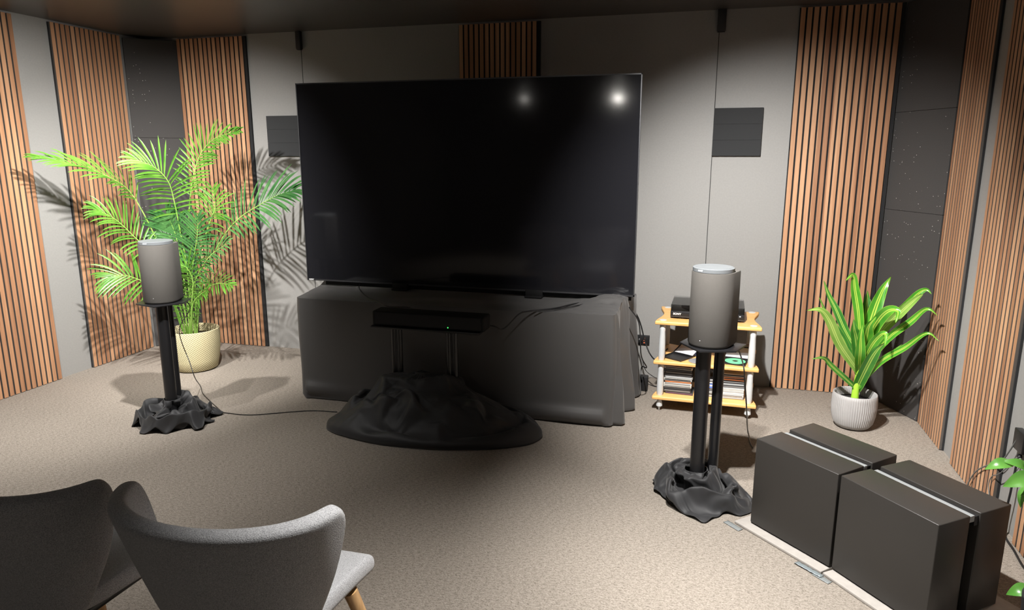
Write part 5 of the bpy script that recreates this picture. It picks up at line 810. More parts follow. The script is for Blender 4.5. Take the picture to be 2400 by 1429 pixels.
329,394,-569,315,391,-590,302,425,-628,301,439,-651,276,419,-667,249,398,-689,225,383,-713,203,376,-740,185,379,-764,168,383,-784,149,385,-798,128,389,-809,107,396,-819,87,405,-828,70,421,-836,54,438,-845,40,457,-847,17,463,-846,-5,460,
-844,-19,444,-842,-21,420,-840,-14,391,-845,20,386,-839,9,353,-829,-25,359,-812,-56,363,-791,-84,362,-781,-115,377,-769,-145,391,-734,-155,391,-698,-163,392,-664,-165,373,-617,-188,386,-576,-222,422,-531,-236,444,-496,-252,437,-467,-270,
390,-453,-266,312,-418,-301,256,-379,-331,223,-334,-341,214,-282,-330,236,-240,-335,305,-183,-328,370,-130,-317,407,-81,-312,397,-30,-313,358,16,-297,323,65,-294,310,115,-289,316,166,-290,336,216,-287,355,264,-279,353,308,-265,341,348,-246,
324,394,-253,322,434,-239,305,478,-232,314,517,-217,306,551,-235,318,585,-218,317,617,-237,325,611,-209,302,632,-183,290,662,-166,290,698,-162,303,728,-136,288,759,-110,284,789,-84,283,810,-61,281,826,-39,279,837,-19,279,843,2,279,846,23,
281,898,43,252,893,65,254,881,84,252,870,105,257,857,125,259,843,145,259,829,166,256,816,188,251,801,211,242,785,234,232,766,259,225,737,273,217,703,289,230,655,295,260,605,294,299,558,293,318,517,310,315,479,340,296,437,366,276,392,377,
277,346,373,296,301,388,327,254,382,358,204,378,375,152,375,368,99,373,354,48,380,365,-6,396,386,-61,410,415,-116,419,437,-170,425,455,-223,426,464,-275,421,470,-327,415,475,-376,403,468,-425,388,449,-467,375,420,-507,359,395,-545,337,379,
-567,328,416,-608,324,429,-643,304,415,-660,273,392,-690,250,379,-717,226,369,-743,209,388,-768,191,398,-793,174,404,-814,157,408,-831,139,413,-849,123,411,-864,104,412,-876,83,416,-884,60,421,-888,35,429,-891,13,439,-883,-10,432,-883,-31,
423,-881,-37,401,-879,-21,379,-882,10,381,-877,-2,350,-860,-30,334,-846,-61,344,-820,-83,338,-805,-113,349,-787,-143,360,-759,-165,369,-722,-176,370,-683,-191,372,-640,-200,367,-599,-223,386,-558,-237,396,-528,-265,382,-499,-296,336,-477,
-300,258,-439,-357,223,-399,-388,186,-352,-406,173,-301,-405,189,-250,-348,209,-190,-329,281,-132,-329,337,-80,-324,345,-31,-308,314,22,-312,288,74,-312,282,127,-306,291,180,-299,307,231,-307,323,272,-288,302,319,-279,285,368,-278,274,417,
-274,266,464,-282,271,510,-273,270,554,-265,264,581,-238,248,620,-226,250,640,-260,261,658,-222,261,684,-201,281,715,-184,287,751,-168,284,781,-142,270,807,-114,254,835,-89,253,857,-65,250,874,-43,249,885,-21,248,894,0,250,898,21,250,939,
44,217,938,66,226,932,82,243,920,103,240,905,123,238,890,144,235,875,166,231,863,191,228,845,210,215,827,234,204,805,257,194,781,282,194,750,299,217,701,293,252,639,273,296,580,259,332,533,266,347,492,291,338,462,337,324,419,364,319,374,
382,331,325,388,362,275,393,393,222,399,409,168,401,395,113,396,367,57,397,358,2,411,378,-56,421,404,-113,425,421,-167,414,428,-220,404,423,-274,397,415,-328,393,414,-381,393,400,-430,415,389,-481,409,378,-527,386,374,-538,348,405,-585,345,
415,-628,332,413,-648,300,388,-684,277,375,-718,254,365,-749,234,378,-780,217,389,-808,197,394,-834,180,383,-854,160,372,-868,137,363,-861,120,344,-871,97,339,-880,74,340,-887,49,344,-892,24,352,-906,41,368,-902,19,365,-913,19,387,-920,9,
405,-926,-13,408,-915,-27,382,-908,-38,349,-899,-47,315,-881,-78,320,-852,-93,310,-836,-120,326,-812,-146,335,-782,-168,343,-745,-185,348,-704,-198,348,-664,-213,350,-623,-226,349,-585,-243,339,-552,-267,307,-537,-319,265,-500,-353,209,
-450,-358,155,-403,-380,120,-354,-401,105,-305,-419,107,-252,-429,147,-198,-363,181,-138,-335,244,-82,-321,269,-27,-330,254,28,-337,238,82,-335,239,138,-324,250,192,-320,263,242,-338,270,290,-331,244,339,-326,221,389,-319,206,439,-310,198,
489,-298,195,536,-289,189,582,-280,182,623,-290,194,650,-258,182,678,-231,206,715,-242,234,741,-215,253,770,-192,255,802,-170,248,831,-146,237,858,-119,227,880,-92,219,901,-68,217,918,-45,216,930,-23,216,936,0,213,943,21,219,988,44,204,989,
64,225,983,85,239,969,105,246,952,124,252,938,145,240,923,164,227,907,185,214,887,201,197,870,227,190,850,255,195,823,279,202,785,274,219,736,272,250,676,259,299,610,241,344,556,240,367,515,266,367,481,313,353,446,359,337,402,387,337,352,
405,350,296,409,365,240,410,372,185,396,356,128,398,318,73,420,300,14,418,307,-45,404,331,-103,401,343,-160,401,334,-216,407,315,-272,415,303,-328,421,305,-381,443,299,-434,432,286,-462,384,293,-507,352,316,-553,365,354,-602,356,372,-648,
341,376,-685,314,378,-723,289,375,-758,264,371,-795,243,365,-826,219,362,-852,194,355,-856,178,321,-881,161,303,-908,147,292,-935,139,297,-943,118,283,-955,95,283,-963,69,285,-967,42,286,-975,18,297,-989,33,316,-982,7,322,-987,7,351,-980,
-16,357,-971,-39,351,-959,-63,332,-942,-88,307,-919,-109,286,-889,-118,273,-877,-138,298,-845,-159,304,-807,-174,312,-774,-198,331,-732,-213,334,-692,-226,326,-653,-238,302,-618,-264,271,-589,-306,226,-556,-328,158,-512,-352,126,-468,-380,
108,-420,-407,108,-370,-428,106,-320,-450,104,-259,-451,106,-199,-403,129,-137,-368,180,-78,-351,217,-23,-362,229,35,-364,232,91,-357,245,147,-344,261,203,-350,258,254,-364,234,308,-366,203,361,-364,182,415,-357,174,468,-345,173,520,-334,
171,570,-326,161,618,-318,152,664,-306,150,702,-284,158,722,-241,163,753,-214,183,791,-210,198,812,-177,194,846,-158,189,878,-136,183,904,-115,181,926,-93,181,944,-70,181,959,-47,181,970,-24,181,979,-1,183,982,24,185,1035,46,178,1030,71,
190,1022,93,199,1008,114,210,1001,121,235,982,131,217,965,151,202,950,175,191,935,203,185,919,232,192,895,255,203,865,276,213,825,288,222,777,294,237,722,292,264,663,284,297,610,288,321,567,315,324,529,358,305,486,392,267,435,402,237,380,
394,236,322,396,244,264,399,246,206,412,232,150,446,201,90,447,179,29,444,185,-33,440,209,-93,439,220,-151,453,215,-210,461,200,-268,466,194,-327,468,195,-377,439,181,-432,423,173,-486,410,191,-534,405,236,-564,353,258,-606,323,283,-649,
299,298,-692,277,305,-735,257,307,-777,240,299,-818,224,291,-857,210,287,-894,224,289,-924,204,270,-947,186,245,-980,178,245,-996,157,233,-1017,137,233,-1032,115,233,-1041,90,225,-1051,65,223,-1057,39,219,-1063,14,223,-1079,13,247,-1058,-7,
252,-1035,-25,253,-1018,-45,251,-1004,-70,244,-992,-101,238,-967,-121,219,-960,-152,241,-930,-176,240,-893,-191,240,-861,-212,262,-814,-215,263,-767,-223,267,-726,-241,260,-689,-267,237,-652,-292,201,-616,-321,158,-579,-354,121,-533,-381,
117,-483,-397,119,-430,-405,132,-374,-411,131,-318,-430,123,-265,-457,128,-202,-441,120,-138,-415,138,-76,-394,159,-16,-389,171,44,-386,184,103,-378,203,160,-377,226,207,-357,199,262,-359,166,318,-364,135,374,-360,119,430,-348,117,485,-335,
119,539,-323,115,592,-316,108,642,-306,106,688,-291,107,729,-268,119,768,-245,133,804,-233,157,832,-202,149,866,-190,167,890,-163,154,915,-140,147,941,-119,147,964,-97,147,984,-73,147,1000,-49,147,1013,-26,149,1023,-3,153,1031,20,164,1057,
25,219,1064,49,222,1065,76,223,1062,104,221,1055,131,223,1034,152,221,1015,169,206,999,177,182,979,196,197,955,212,213,928,231,227,896,252,238,858,273,246,814,292,254,765,308,261,714,320,270,664,337,271,616,358,259,567,377,231,516,393,196,
462,397,169,407,412,164,348,420,167,287,429,171,227,445,165,166,462,138,105,487,121,43,481,113,-21,476,127,-84,477,133,-145,471,123,-206,471,111,-268,468,110,-329,460,111,-391,461,105,-451,460,102,-508,446,114,-556,415,143,-606,404,180,
-647,367,202,-692,342,223,-736,318,239,-780,297,244,-825,281,241,-868,264,239,-907,248,235,-938,226,220,-978,221,213,-1008,202,203,-1028,179,193,-1054,166,201,-1062,142,187,-1078,119,184,-1100,100,185,-1113,76,176,-1127,52,171,-1137,28,170,
-1125,6,159,-1115,-18,158,-1100,-42,175,-1084,-65,189,-1063,-87,188,-1038,-109,181,-1025,-136,201,-996,-161,200,-964,-185,197,-930,-208,206,-894,-229,231,-843,-226,232,-800,-243,248,-755,-250,232,-718,-280,210,-680,-310,171,-642,-346,136,
-601,-383,112,-552,-405,112,-498,-416,124,-441,-430,133,-383,-439,142,-323,-437,155,-262,-443,150,-200,-450,140,-138,-455,127,-75,-447,132,-12,-442,137,51,-434,149,113,-423,165,172,-424,186,224,-408,156,282,-412,125,342,-415,107,401,-408,
106,459,-390,106,516,-375,106,572,-365,106,627,-355,110,678,-340,114,726,-320,114,770,-298,112,813,-276,116,852,-254,123,888,-229,131,922,-204,139,947,-176,150,961,-151,171,987,-132,167,1007,-108,170,1026,-84,172,1042,-61,172,1058,-38,169,
1056,-19,189,1056,2,205,1114,32,190,1104,36,164,1103,64,157,1096,93,154,1085,120,155,1089,131,183,1078,156,198,1056,178,203,1034,201,211,1008,224,217,977,244,223,941,264,228,900,284,228,854,301,225,804,307,216,752,319,208,700,335,197,648,
351,183,596,370,165,544,392,143,490,416,129,433,432,123,372,442,125,309,450,126,245,461,124,182,479,111,118,497,100,52,499,100,-14,489,106,-80,483,109,-144,485,106,-208,488,104,-272,481,99,-335,478,110,-398,477,110,-461,473,115,-520,459,
125,-574,433,118,-628,411,129,-678,388,142,-726,365,159,-772,342,172,-820,323,175,-865,304,174,-908,284,171,-949,266,165,-987,249,156,-1020,229,152,-1047,207,152,-1069,184,157,-1092,170,171,-1102,144,162,-1123,122,166,-1133,101,145,-1148,
76,130,-1163,51,114,-1165,22,116,-1162,-8,121,-1156,-34,139,-1147,-55,161,-1130,-79,170,-1109,-102,170,-1081,-119,156,-1060,-147,170,-1035,-176,182,-999,-196,176,-966,-222,183,-928,-245,199,-877,-246,199,-835,-267,217,-788,-279,207,-746,
-293,177,-707,-328,149,-667,-367,127,-622,-401,116,-571,-422,119,-514,-430,137,-453,-434,155,-392,-444,165,-330,-459,166,-267,-466,154,-203,-472,145,-138,-478,136,-73,-485,128,-8,-487,123,57,-480,124,123,-469,131,185,-470,148,240,-457,119,
305,-461,107,368,-457,107,427,-443,118,485,-421,126,542,-402,134,599,-385,141,653,-367,148,703,-345,153,748,-318,156,791,-293,160,835,-276,169,878,-261,178,919,-242,186,954,-217,192,986,-192,198,1014,-170,202,1036,-145,202,1055,-120,201,
1072,-95,201,1086,-70,202,1099,-45,204,1109,-19,205,1114,8,202,1244,7,110,1242,36,112,1237,64,108,1223,97,113,1210,124,110,1198,155,111,1178,182,109,1155,208,111,1130,233,110,1102,258,110,1071,283,110,1033,306,110,989,330,110,942,353,110,
889,373,110,834,392,110,779,412,110,722,429,110,664,445,110,604,462,110,543,476,110,479,490,109,414,504,109,347,516,108,278,527,108,207,536,107,136,542,105,64,547,103,-6,550,102,-77,551,100,-147,552,98,-217,550,97,-287,548,95,-357,544,95,
-426,536,94,-494,525,95,-560,512,96,-624,495,98,-684,476,100,-742,456,102,-798,435,103,-851,412,105,-902,389,106,-950,364,107,-995,339,108,-1036,313,108,-1073,288,108,-1106,261,108,-1135,235,109,-1158,209,109,-1178,185,111,-1195,154,108,
-1210,126,108,-1225,97,109,-1237,68,109,-1248,38,109,-1254,9,109,-1257,-21,109,-1257,-50,110,-1251,-78,109,-1238,-106,110,-1219,-134,110,-1194,-161,109,-1166,-190,110,-1133,-218,111,-1098,-245,110,-1060,-273,111,-1020,-298,111,-974,-323,
111,-927,-347,110,-878,-369,110,-828,-389,109,-777,-410,108,-726,-430,109,-671,-450,108,-616,-470,108,-555,-489,106,-492,-505,105,-427,-520,104,-358,-532,102,-289,-542,101,-218,-549,99,-147,-555,98,-76,-558,96,-5,-562,95,66,-564,94,137,
-564,93,208,-562,90,277,-552,93,345,-541,96,412,-528,98,478,-514,101,544,-497,104,608,-479,106,670,-460,107,730,-439,108,785,-416,109,837,-392,110,887,-368,110,933,-344,110,979,-320,110,1021,-294,110,1060,-267,109,1094,-240,109,1123,-213,
109,1148,-186,109,1169,-159,109,1187,-132,109,1203,-105,109,1218,-79,111,1229,-50,110,1237,-21,110,1250,0,12,1248,29,12,1240,57,12,1226,85,12,1210,113,12,1192,140,12,1172,167,12,1152,195,12,1131,222,12,1106,249,12,1075,276,12,1039,301,12,
996,324,12,947,345,12,895,365,12,840,384,12,784,401,12,727,418,12,669,434,12,609,450,12,548,465,12,485,478,12,420,490,12,352,499,12,283,506,12,212,510,12,141,512,12,70,512,12,0,510,12,-70,508,12,-139,505,12,-209,501,12,-278,497,12,-347,491,
12,-415,483,12,-482,474,12,-547,464,12,-610,451,12,-671,436,12,-729,419,12,-785,401,12,-838,383,12,-890,363,12,-939,342,12,-984,320,12,-1025,297,12,-1062,272,12,-1095,247,12,-1121,220,12,-1142,193,12,-1160,166,12,-1177,138,12,-1193,111,12,
-1209,84,12,-1225,56,12,-1240,28,12,-1250,0,12,-1257,-29,12,-1259,-58,12,-1256,-87,12,-1245,-116,12,-1226,-144,12,-1200,-171,12,-1169,-198,12,-1134,-223,12,-1096,-247,12,-1057,-271,12,-1013,-293,12,-966,-314,12,-917,-334,12,-867,-354,12,
-817,-373,12,-767,-392,12,-715,-411,12,-661,-429,12,-604,-446,12,-544,-461,12,-482,-475,12,-417,-486,12,-349,-494,12,-280,-501,12,-210,-505,12,-140,-507,12,-70,-509,12,0,-510,12,70,-510,12,140,-507,12,209,-503,12,278,-496,12,345,-489,12,
412,-481,12,478,-471,12,544,-461,12,609,-449,12,672,-436,12,732,-421,12,789,-404,12,843,-385,12,893,-364,12,941,-343,12,987,-321,12,1031,-299,12,1073,-275,12,1108,-250,12,1138,-224,12,1163,-197,12,1183,-169,12,1200,-141,12,1215,-113,12,
1227,-85,12,1238,-57,12,1246,-29,12,])
def floor_cloth(label, data, loc, rz, sx=1., sz=1.):
    nth, c = data; nr = len(c) // (3 * nth)
    rows = [[V((c[k] / 2000 * sx, c[k + 1] / 2000 * sx, max(.0015, c[k + 2] / 2000 * sz - .003))) for k in range(3 * j * nth, 3 * (j + 1) * nth, 3)] for j in range(nr)]
    o = MB().grid(rows, closed=True).build('floor_cloth', M['cloth'], None, smooth=True, angle=180, sub=2)
    md = o.modifiers.new('hem', 'SOLIDIFY'); md.thickness = .002; md.offset = 1
    o.location = loc; o.rotation_euler = (0, 0, rz)
    return tag(o, label, 'cloth', 'black cloths hiding the stand bases')
floor_cloth('crumpled black cloth round the base of the left speaker stand', CLOTH_STAND_A, (-2.985, 3.26, 0), .4, .95, .85)
floor_cloth('crumpled black cloth round the base of the right speaker stand', CLOTH_STAND_B, (.026, 3.145, 0), 1.2, 1.06, .74)
floor_cloth('wide black cloth mound over the centre stand base before the table', CLOTH_MOUND, (-1.43, 3.515, 0), .12)

# ------------------------------------------------------------------ centre speaker and its stand
t = thing('centre_stand', 'low black two-column stand rising from the wide cloth mound', 'speaker stand', (-1.505, 3.60, .0))
box('base_plate', M['blackmetal'], -.35, .35, -.18, .18, .004, .03, t, .006)
for x in (-.175, .165):
    m = MB()
    for dx in (-.018, .018): m.lathe([(.016, .03), (.016, .59)], 20, x + dx, 0)
    m.box(x - .012, x + .012, -.008, .008, .03, .59)
    m.build('column', M['blackmetal'], t, smooth=True)
box('shelf', M['blackmetal'], -.29, .36, -.10, .09, .590, .602, t, .003)
t = thing('centre_speaker', 'long black centre speaker with green light on the low stand', 'speaker', (-1.455, 3.57, .6025))
box('cabinet', M['matteblack'], -.335, .335, -.055, .06, .0, .085, t, .012, seg=3)
box('front_grille', M['felt'], -.315, .315, -.060, -.054, .012, .078, t, .002)
d = tag(MB().lathe([(.0032, 0), (.0025, .002)], 12).build('status_light', M['led'], t), 'green light')
d.rotation_euler = (PI / 2, 0, 0); d.location = (.125, -.0600, .016)

# ------------------------------------------------------------------ speakers on stands
def speaker(label, loc, rz):
    t = thing('loudspeaker', label, 'speaker', loc, rz, 'rounded fabric loudspeakers')
    R = .096; B = .085
    def plan(k, rr):
        pts = []
        for i in range(33):
            a = PI + PI * i / 32; pts.append((rr * math.cos(a), rr * math.sin(a)))
        nb = 10
        pts += [(rr, B * j / nb) for j in range(1, nb)]
        c = .012
        for i in range(5):
            a = PI / 2 * i / 4; pts.append((rr - c + c * math.cos(a), B - c + c * math.sin(a)))
        for i in range(5):
            a = PI / 2 + PI / 2 * i / 4; pts.append((-rr + c + c * math.cos(a), B - c + c * math.sin(a)))
        pts += [(-rr, B * j / nb) for j in range(nb - 1, 0, -1)]
        return pts
    H = .335; rows = []
    for z, k in ((0, .90), (.004, .955), (.012, 1.), (H - .006, 1.0), (H - .001, .985), (H, .95)):
        rows.append([V((a * k, b * k if b < 0 else b * (k if k < 1 else 1), z)) for a, b in plan(0, R * (1 - .02 * z / H))])
    mb = MB().grid(rows, closed=True); n = len(rows[0])
    mb.add(rows[0], [tuple(range(n))[::-1]]); mb.add(rows[-1], [tuple(range(n))])
    mb.build('fabric_body', M['spk'], t, smooth=True, angle=50)
    cap = MB().lathe([(.0855, H), (.0895, H + .001), (.0895, H + .016), (.086, H + .0185)], 72, 0, -.004)
    cp_ = tag(cap.build('top_cap', M['spktop'], t, smooth=True, angle=40), 'smooth slate grey round cap')
    MB().lathe([(.080, H + .0185), (.080, H + .0192)], 64, 0, -.004).build('cap_disc', M['spktop'], cp_)
    a = -PI / 2 - .30
    lettering('badge_lettering', 'SONY', .0095, M['greyprint'], t, (.0898 * math.cos(a), -.004 + .0898 * math.sin(a), H + .0085), (PI / 2, 0, a + PI / 2), .0004, .0002)
    d = MB().lathe([(.0018, 0), (.0012, .001)], 8).build('status_dot', M['white'], t)
    a = -PI / 2 - .1; d.location = (R * math.cos(a), R * math.sin(a), .035); d.rotation_euler = (PI / 2, 0, a + PI / 2)
    return t

def stand(label, loc, rz, top, poles):
    t = thing('speaker_stand', label, 'speaker stand', loc, rz, 'black two-pole speaker stands')
    MB().prism([(-.13, .10), (.13, .10), (.13, -.04), (.0, -.135), (-.13, -.04)][::-1], top - .008, top).build('top_plate', M['blackmetal'], t, bevel=.002)
    for x, y, r in poles:
        MB().lathe([(r, .018), (r, top - .008)], 40, x, y).build('pole', M['blackmetal'], t, smooth=True)
    box('base_plate', M['blackmetal'], -.12, .12, -.10, .11, .004, .018, t, .003)
    return t
RSL, RSR = math.radians(22), math.radians(-21)
stand('black speaker stand left of the television beside the palm', (-2.99, 3.27, 0), RSL, .722, ((.0, -.02, .033), (.004, .07, .024)))
speaker('rounded taupe speaker on the left stand before the palm', (-2.995, 3.275, .7225), RSL)
stand('black two-pole speaker stand in front of the disc rack', (.058, 3.165, 0), RSR, .716, ((-.012, -.045, .033), (.026, .055, .024)))
speaker('rounded taupe speaker on the right stand before the disc rack', (.053, 3.165, .7165), RSR)

# ------------------------------------------------------------------ disc rack
RX, RY, RW, RD = .058, 4.385, .305, .225
def shelf_poly(w, d, cx=.034, cy=.018):
    pts = []; n = 12
    def side(ax, ay, bx, by, ox, oy):
        for i in range(n):
            u = i / n; b = math.sin(u * PI) ** 2
            pts.append((ax + (bx - ax) * u + ox * b, ay + (by - ay) * u + oy * b))
    side(-w, -d, w, -d, 0, 0.002); side(w, -d, w, d, -cx, 0); side(w, d, -w, d, 0, -.11); side(-w, d, -w, -d, cx, 0)
    return pts
rack = thing('disc_rack', 'three-tier beech rack with silver posts against the back wall', 'shelf rack', (RX, RY, 0), math.radians(-1.5))
SZ = (.100, .325, .573)
for z in SZ: MB().prism(shelf_poly(RW, RD), z - .022, z).build('shelf', M['shelfwood'], rack, bevel=.006, seg=3)
PX, PY = RW - .045, RD - .038
for x in (-PX, PX):
    for y in (-PY, PY):
        for z0, z1 in ((SZ[0], SZ[1] - .022), (SZ[1], SZ[2] - .022)):
            L = z1 - z0
            MB().lathe([(.017, z0), (.0205, z0 + .12 * L), (.0195, z0 + .5 * L), (.0165, z0 + .8 * L), (.0185, z0 + .93 * L), (.014, z1)], 28, x, y).build('post', M['silver'], rack, smooth=True)
        MB().lathe([(.0015, .001), (.008, .020), (.010, .026), (.019, .030), (.0185, .045), (.0145, .06), (.014, .078)], 28, x, y).build('spiked_foot', M['silver'], rack, smooth=True)
        MB().lathe([(.021, SZ[2]), (.021, SZ[2] + .0025)], 28, x, y).build('post_cap', M['silver'], rack)

# turntable
t = thing('turntable', 'black record player under a clear lid on the rack top', 'turntable', (RX - .008, 4.395, SZ[2] + .0005), math.radians(-1.5))
for x in (-.18, .18):
    for y in (-.10, .13): MB().lathe([(.018, 0), (.016, .010)], 20, x, y).build('rubber_foot', M['matteblack'], t)
box('plinth', M['blackplastic'], -.215, .215, -.135, .165, .010, .047, t, .004)
box('front_edge', M['silverblack'], -.213, .213, -.137, -.134, .010, .016, t)
MB().lathe([(.13, .047), (.13, .056), (.125, .058)], 64, -.03, .012).build('platter', M['matteblack'], t, smooth=True)
MB().tube(spline([(.17, .11, .064), (.165, .02, .066), (.13, -.05, .063), (.11, -.065, .061)]), .004).build('tonearm', M['silver'], t, smooth=True)
lettering('logo_lettering', 'SONY', .017, M['white'], t, (-.175, -.1372, .030), bold=.0005)
for i, x in enumerate((.125, .16, .185)): box('button', M['greyprint'], x, x + .009, -.139, -.134, .034, .040, t)
m = MB().box(.140, .170, -.150, -.136, .004, .026); m.build('headphone_adapter', M['silverblack'], t, bevel=.003)
lid = MB(); lw, ly0, ly1, lz0, lz1, th = .213, -.132, .163, .0475, .086, .0025
lid.box(-lw, lw, ly0, ly1, lz1 - th, lz1); lid.box(-lw, lw, ly0, ly0 + th, lz0, lz1 - th); lid.box(-lw, lw, ly1 - th, ly1, lz0, lz1 - th)
lid.box(-lw, -lw + th, ly0 + th, ly1 - th, lz0, lz1 - th); lid.box(lw - th, lw, ly0 + th, ly1 - th, lz0, lz1 - th)
tag(lid.build('dust_cover', M['clear'], t), 'clear lid')

# stacked disc cases on the bottom shelf
ORD = ('topmost', 'second', 'third', 'fourth', 'fifth', 'sixth', 'seventh', 'eighth', 'ninth', 'tenth', 'eleventh', 'twelfth')
CASES = {}
def case_mat(key, c):
    if key not in CASES: CASES[key] = plain('case_' + key, c, .28, coat=.3)
    return CASES[key]
CC = dict(black=(.013, .013, .015), charcoal=(.05, .05, .053), pale=(.48, .48, .45), white=(.68, .67, .63), blue=(.015, .09, .55),
          grey=(.18, .18, .18), purple=(.10, .045, .085), orange=(.62, .22, .09), silver=(.42, .44, .45))
case_src = None
def disc_case(label, x, y, z, rz, shell, spine, w, d, h, group, cover=None):
    t = thing('disc_case', label, 'disc case', (x, y, z), rz, group)
    box('case_shell', case_mat(shell, CC[shell]), -w / 2, w / 2, -d / 2, d / 2, .0003, h - .0003, t, .0012, seg=1)
    box('spine_label', case_mat(spine, CC[spine]), -w / 2 + .006, w / 2 - .006, -d / 2 - .0006, -d / 2 + .001, h * .25, h * .75, t)
    if cover:
        tag(box('cover_sheet', case_mat(cover, CC[cover]), -w / 2 + .004, w / 2 - .004, -d / 2 + .004, d / 2 - .004, h - .0006, h + .0002, t))
    return t
def stack(place, x, y, spec, w, d, h, group, top_cover):
    z = SZ[0] + .0006; n = len(spec)
    for i, (shell, spine, dx, rz, hh) in enumerate(spec):
        k = n - 1 - i
        pos = '%s from the top of' % ORD[k] if k else 'topmost case of'
        lab = '%s disc case with %s spine%s, %s the %s stack' % (shell, spine, '' if k else ' and %s cover' % top_cover, pos, place)
        disc_case(lab, x + dx, y, z, math.radians(rz), shell, spine, w, d, h * hh, group, top_cover if k == 0 else None)
        z += h * hh + .0004
YS = 4.305
stack('left', -.100, YS, [('charcoal', 'purple', .012, -4, 1.), ('black', 'grey', -.002, -2, 1.1), ('black', 'charcoal', -.004, -3, 1.), ('pale', 'grey', -.002, -2, 1.), ('white', 'grey', .0, -3, 1.), ('black', 'orange', .0, -1, 1.),
      ('pale', 'black', -.001, -2, 1.), ('grey', 'silver', .003, -1, 1.1), ('black', 'charcoal', -.002, -3, 1.), ('black', 'grey', .004, -4, 1.), ('charcoal', 'black', -.003, -2, 1.1), ('white', 'black', .002, -4, 1.1), ], .168, .135, .0138, 'disc cases in the left stack', 'purple')
stack('middle', .068, YS, [('white', 'grey', 0, 2, 1), ('pale', 'black', .003, -1, 1), ('grey', 'silver', .0, 1, 1), ('black', 'grey', .002, 0, 1), ('white', 'blue', 0, 2, 1.), ('blue', 'white', .003, -1, 1.1), ('black', 'white', .001, 1, 1.1), ('silver', 'grey', .0, -2, 1), ('charcoal', 'black', .004, 2, 1.3)], .122, .135, .0135, 'disc cases in the middle stack', 'black')
stack('right', .208, YS, [('grey', 'silver', 0, 0, 1), ('white', 'grey', 0, -1, 1), ('silver', 'white', .001, 0, 1), ('pale', 'silver', 0, -1, 1), ('white', 'silver', 0, 0, 1), ('charcoal', 'grey', .003, 1, 1.1), ('charcoal', 'silver', .002, 0, 1.1), ('black', 'grey', .002, 1, 1), ('black', 'orange', .006, -2, 1), ('silver', 'orange', .005, 1, 1), ('white', 'black', .007, -1, 1.2)], .160, .135, .0135, 'disc cases in the right stack', 'pale')
o = box('cardboard_box', M['card'], RX + .13, RX + .25, 4.45, 4.53, SZ[0] + .001, .235, None, .002)
tag(o, 'tan cardboard box behind the right disc stack on the bottom shelf', 'box')

# open cases and discs on the middle shelf
def open_case(label, x, y, rz, tilt, group, tray_disc):
    t = thing('open_disc_case', label, 'disc case', (x, y, SZ[1] + .001), rz, group)
    def tray(mb, mat):
        mb.box(-.071, .071, -.0625, .0625, 0, .002, mat)
        for a in ((-.071, .071, -.0625, -.060), (-.071, .071, .060, .0625), (-.071, -.0685, -.06, .06), (.0685, .071, -.06, .06)): mb.box(*a, .002, .008, mat)
        return mb
    tray(MB(), Matrix.Identity(4)).build('tray', M['blackplastic'], t)
    lid = Matrix.Translation((0, .0655, .004)) @ Matrix.Rotation(tilt, 4, 'X') @ Matrix.Translation((0, .0635, 0))
    tray(MB(), lid).build('lid', M['blackplastic'], t)
    MB().box(-.066, .066, -.058, .058, .0021, .0026, lid).build('inner_sleeve', M['greyprint'], t)
    return t
open_case('open black disc case at left on the middle shelf', RX - .175, 4.275, math.radians(-32), math.radians(24), 'open disc cases', None)
open_case('open black disc case under the mint green disc', RX + .165, 4.262, math.radians(-10), math.radians(20), 'open disc cases', None)
def disc(label, x, y, z, mat, tilt=0., group='loose discs on the middle shelf'):
    t = thing('disc', label, 'disc', (x, y, z), 0, group); t.rotation_euler = (tilt, 0, 0)
    prof = [(.060, 0), (.060, .0012)]
    n = 64; vs = []
    for r, z_ in ((.0075, 0), (.060, 0), (.060, .0012), (.0075, .0012)):
        for i in range(n): vs.append((r * math.cos(2 * PI * i / n), r * math.sin(2 * PI * i / n), z_))
    fs = [(j * n + i, j * n + (i + 1) % n, ((j + 1) % 4) * n + (i + 1) % n, ((j + 1) % 4) * n + i) for j in range(4) for i in range(n)]
    MB().add(vs, fs).build('disc_plate', M[mat], t)
    MB().lathe([(.0165, .0012), (.0165, .0015)], 32, caps=(False, True)).build('hub_ring', M['clear'], t)
    return t
disc('mint green disc in the open case at right on the middle shelf', RX + .168, 4.258, SZ[1] + .0095, 'green')
disc('silver disc lying at left of centre on the middle shelf', RX - .045, 4.225, SZ[1] + .0016, 'discs')
disc('blue disc behind the silver disc on the middle shelf', RX - .035, 4.385, SZ[1] + .006, 'blue', .05)
o = box('record_sleeve', M['brown'], -.10, .10, -.055, .055, 0, .006, None, .001)
o.location = (RX + .165, 4.485, SZ[1] + .030); o.rotation_euler = (math.radians(14), 0, .0); tag(o, 'flat brown sleeve leaning behind the mint green disc', 'sleeve')

# ------------------------------------------------------------------ square subwoofers on boards
u_, v_ = V((.701, -.713, 0)), V((.713, .701, 0))
SUBRZ = math.atan2(u_.y, u_.x)
def sub(label, loc, rz):
    t = thing('subwoofer', label, 'subwoofer', loc, rz, 'square two-slab subwoofers')
    W, H = .385, .385
    box('front_slab', M['sub'], 0, W, 0, .150, .006, H, t, .0035, seg=3)
    box('rear_slab', M['sub'], 0, W, .200, .355, .006, H, t, .0035, seg=3)
    box('core', M['subgap'], .012, W - .030, .150, .200, .010, H - .045, t)
    tag(box('top_strip', M['strip'], .004, W - .006, .1505, .181, H - .030, H - .007, t, .002), 'pale grey strip')
    box('gap_edge', M['subgap'], .004, W - .006, .181, .1995, H - .045, H - .012, t)
    for x in (.05, W - .05):
        for y in (.05, .30): MB().lathe([(.02, 0), (.02, .006)], 20, x, y).build('foot', M['matteblack'], t)
    return t
BT = .012
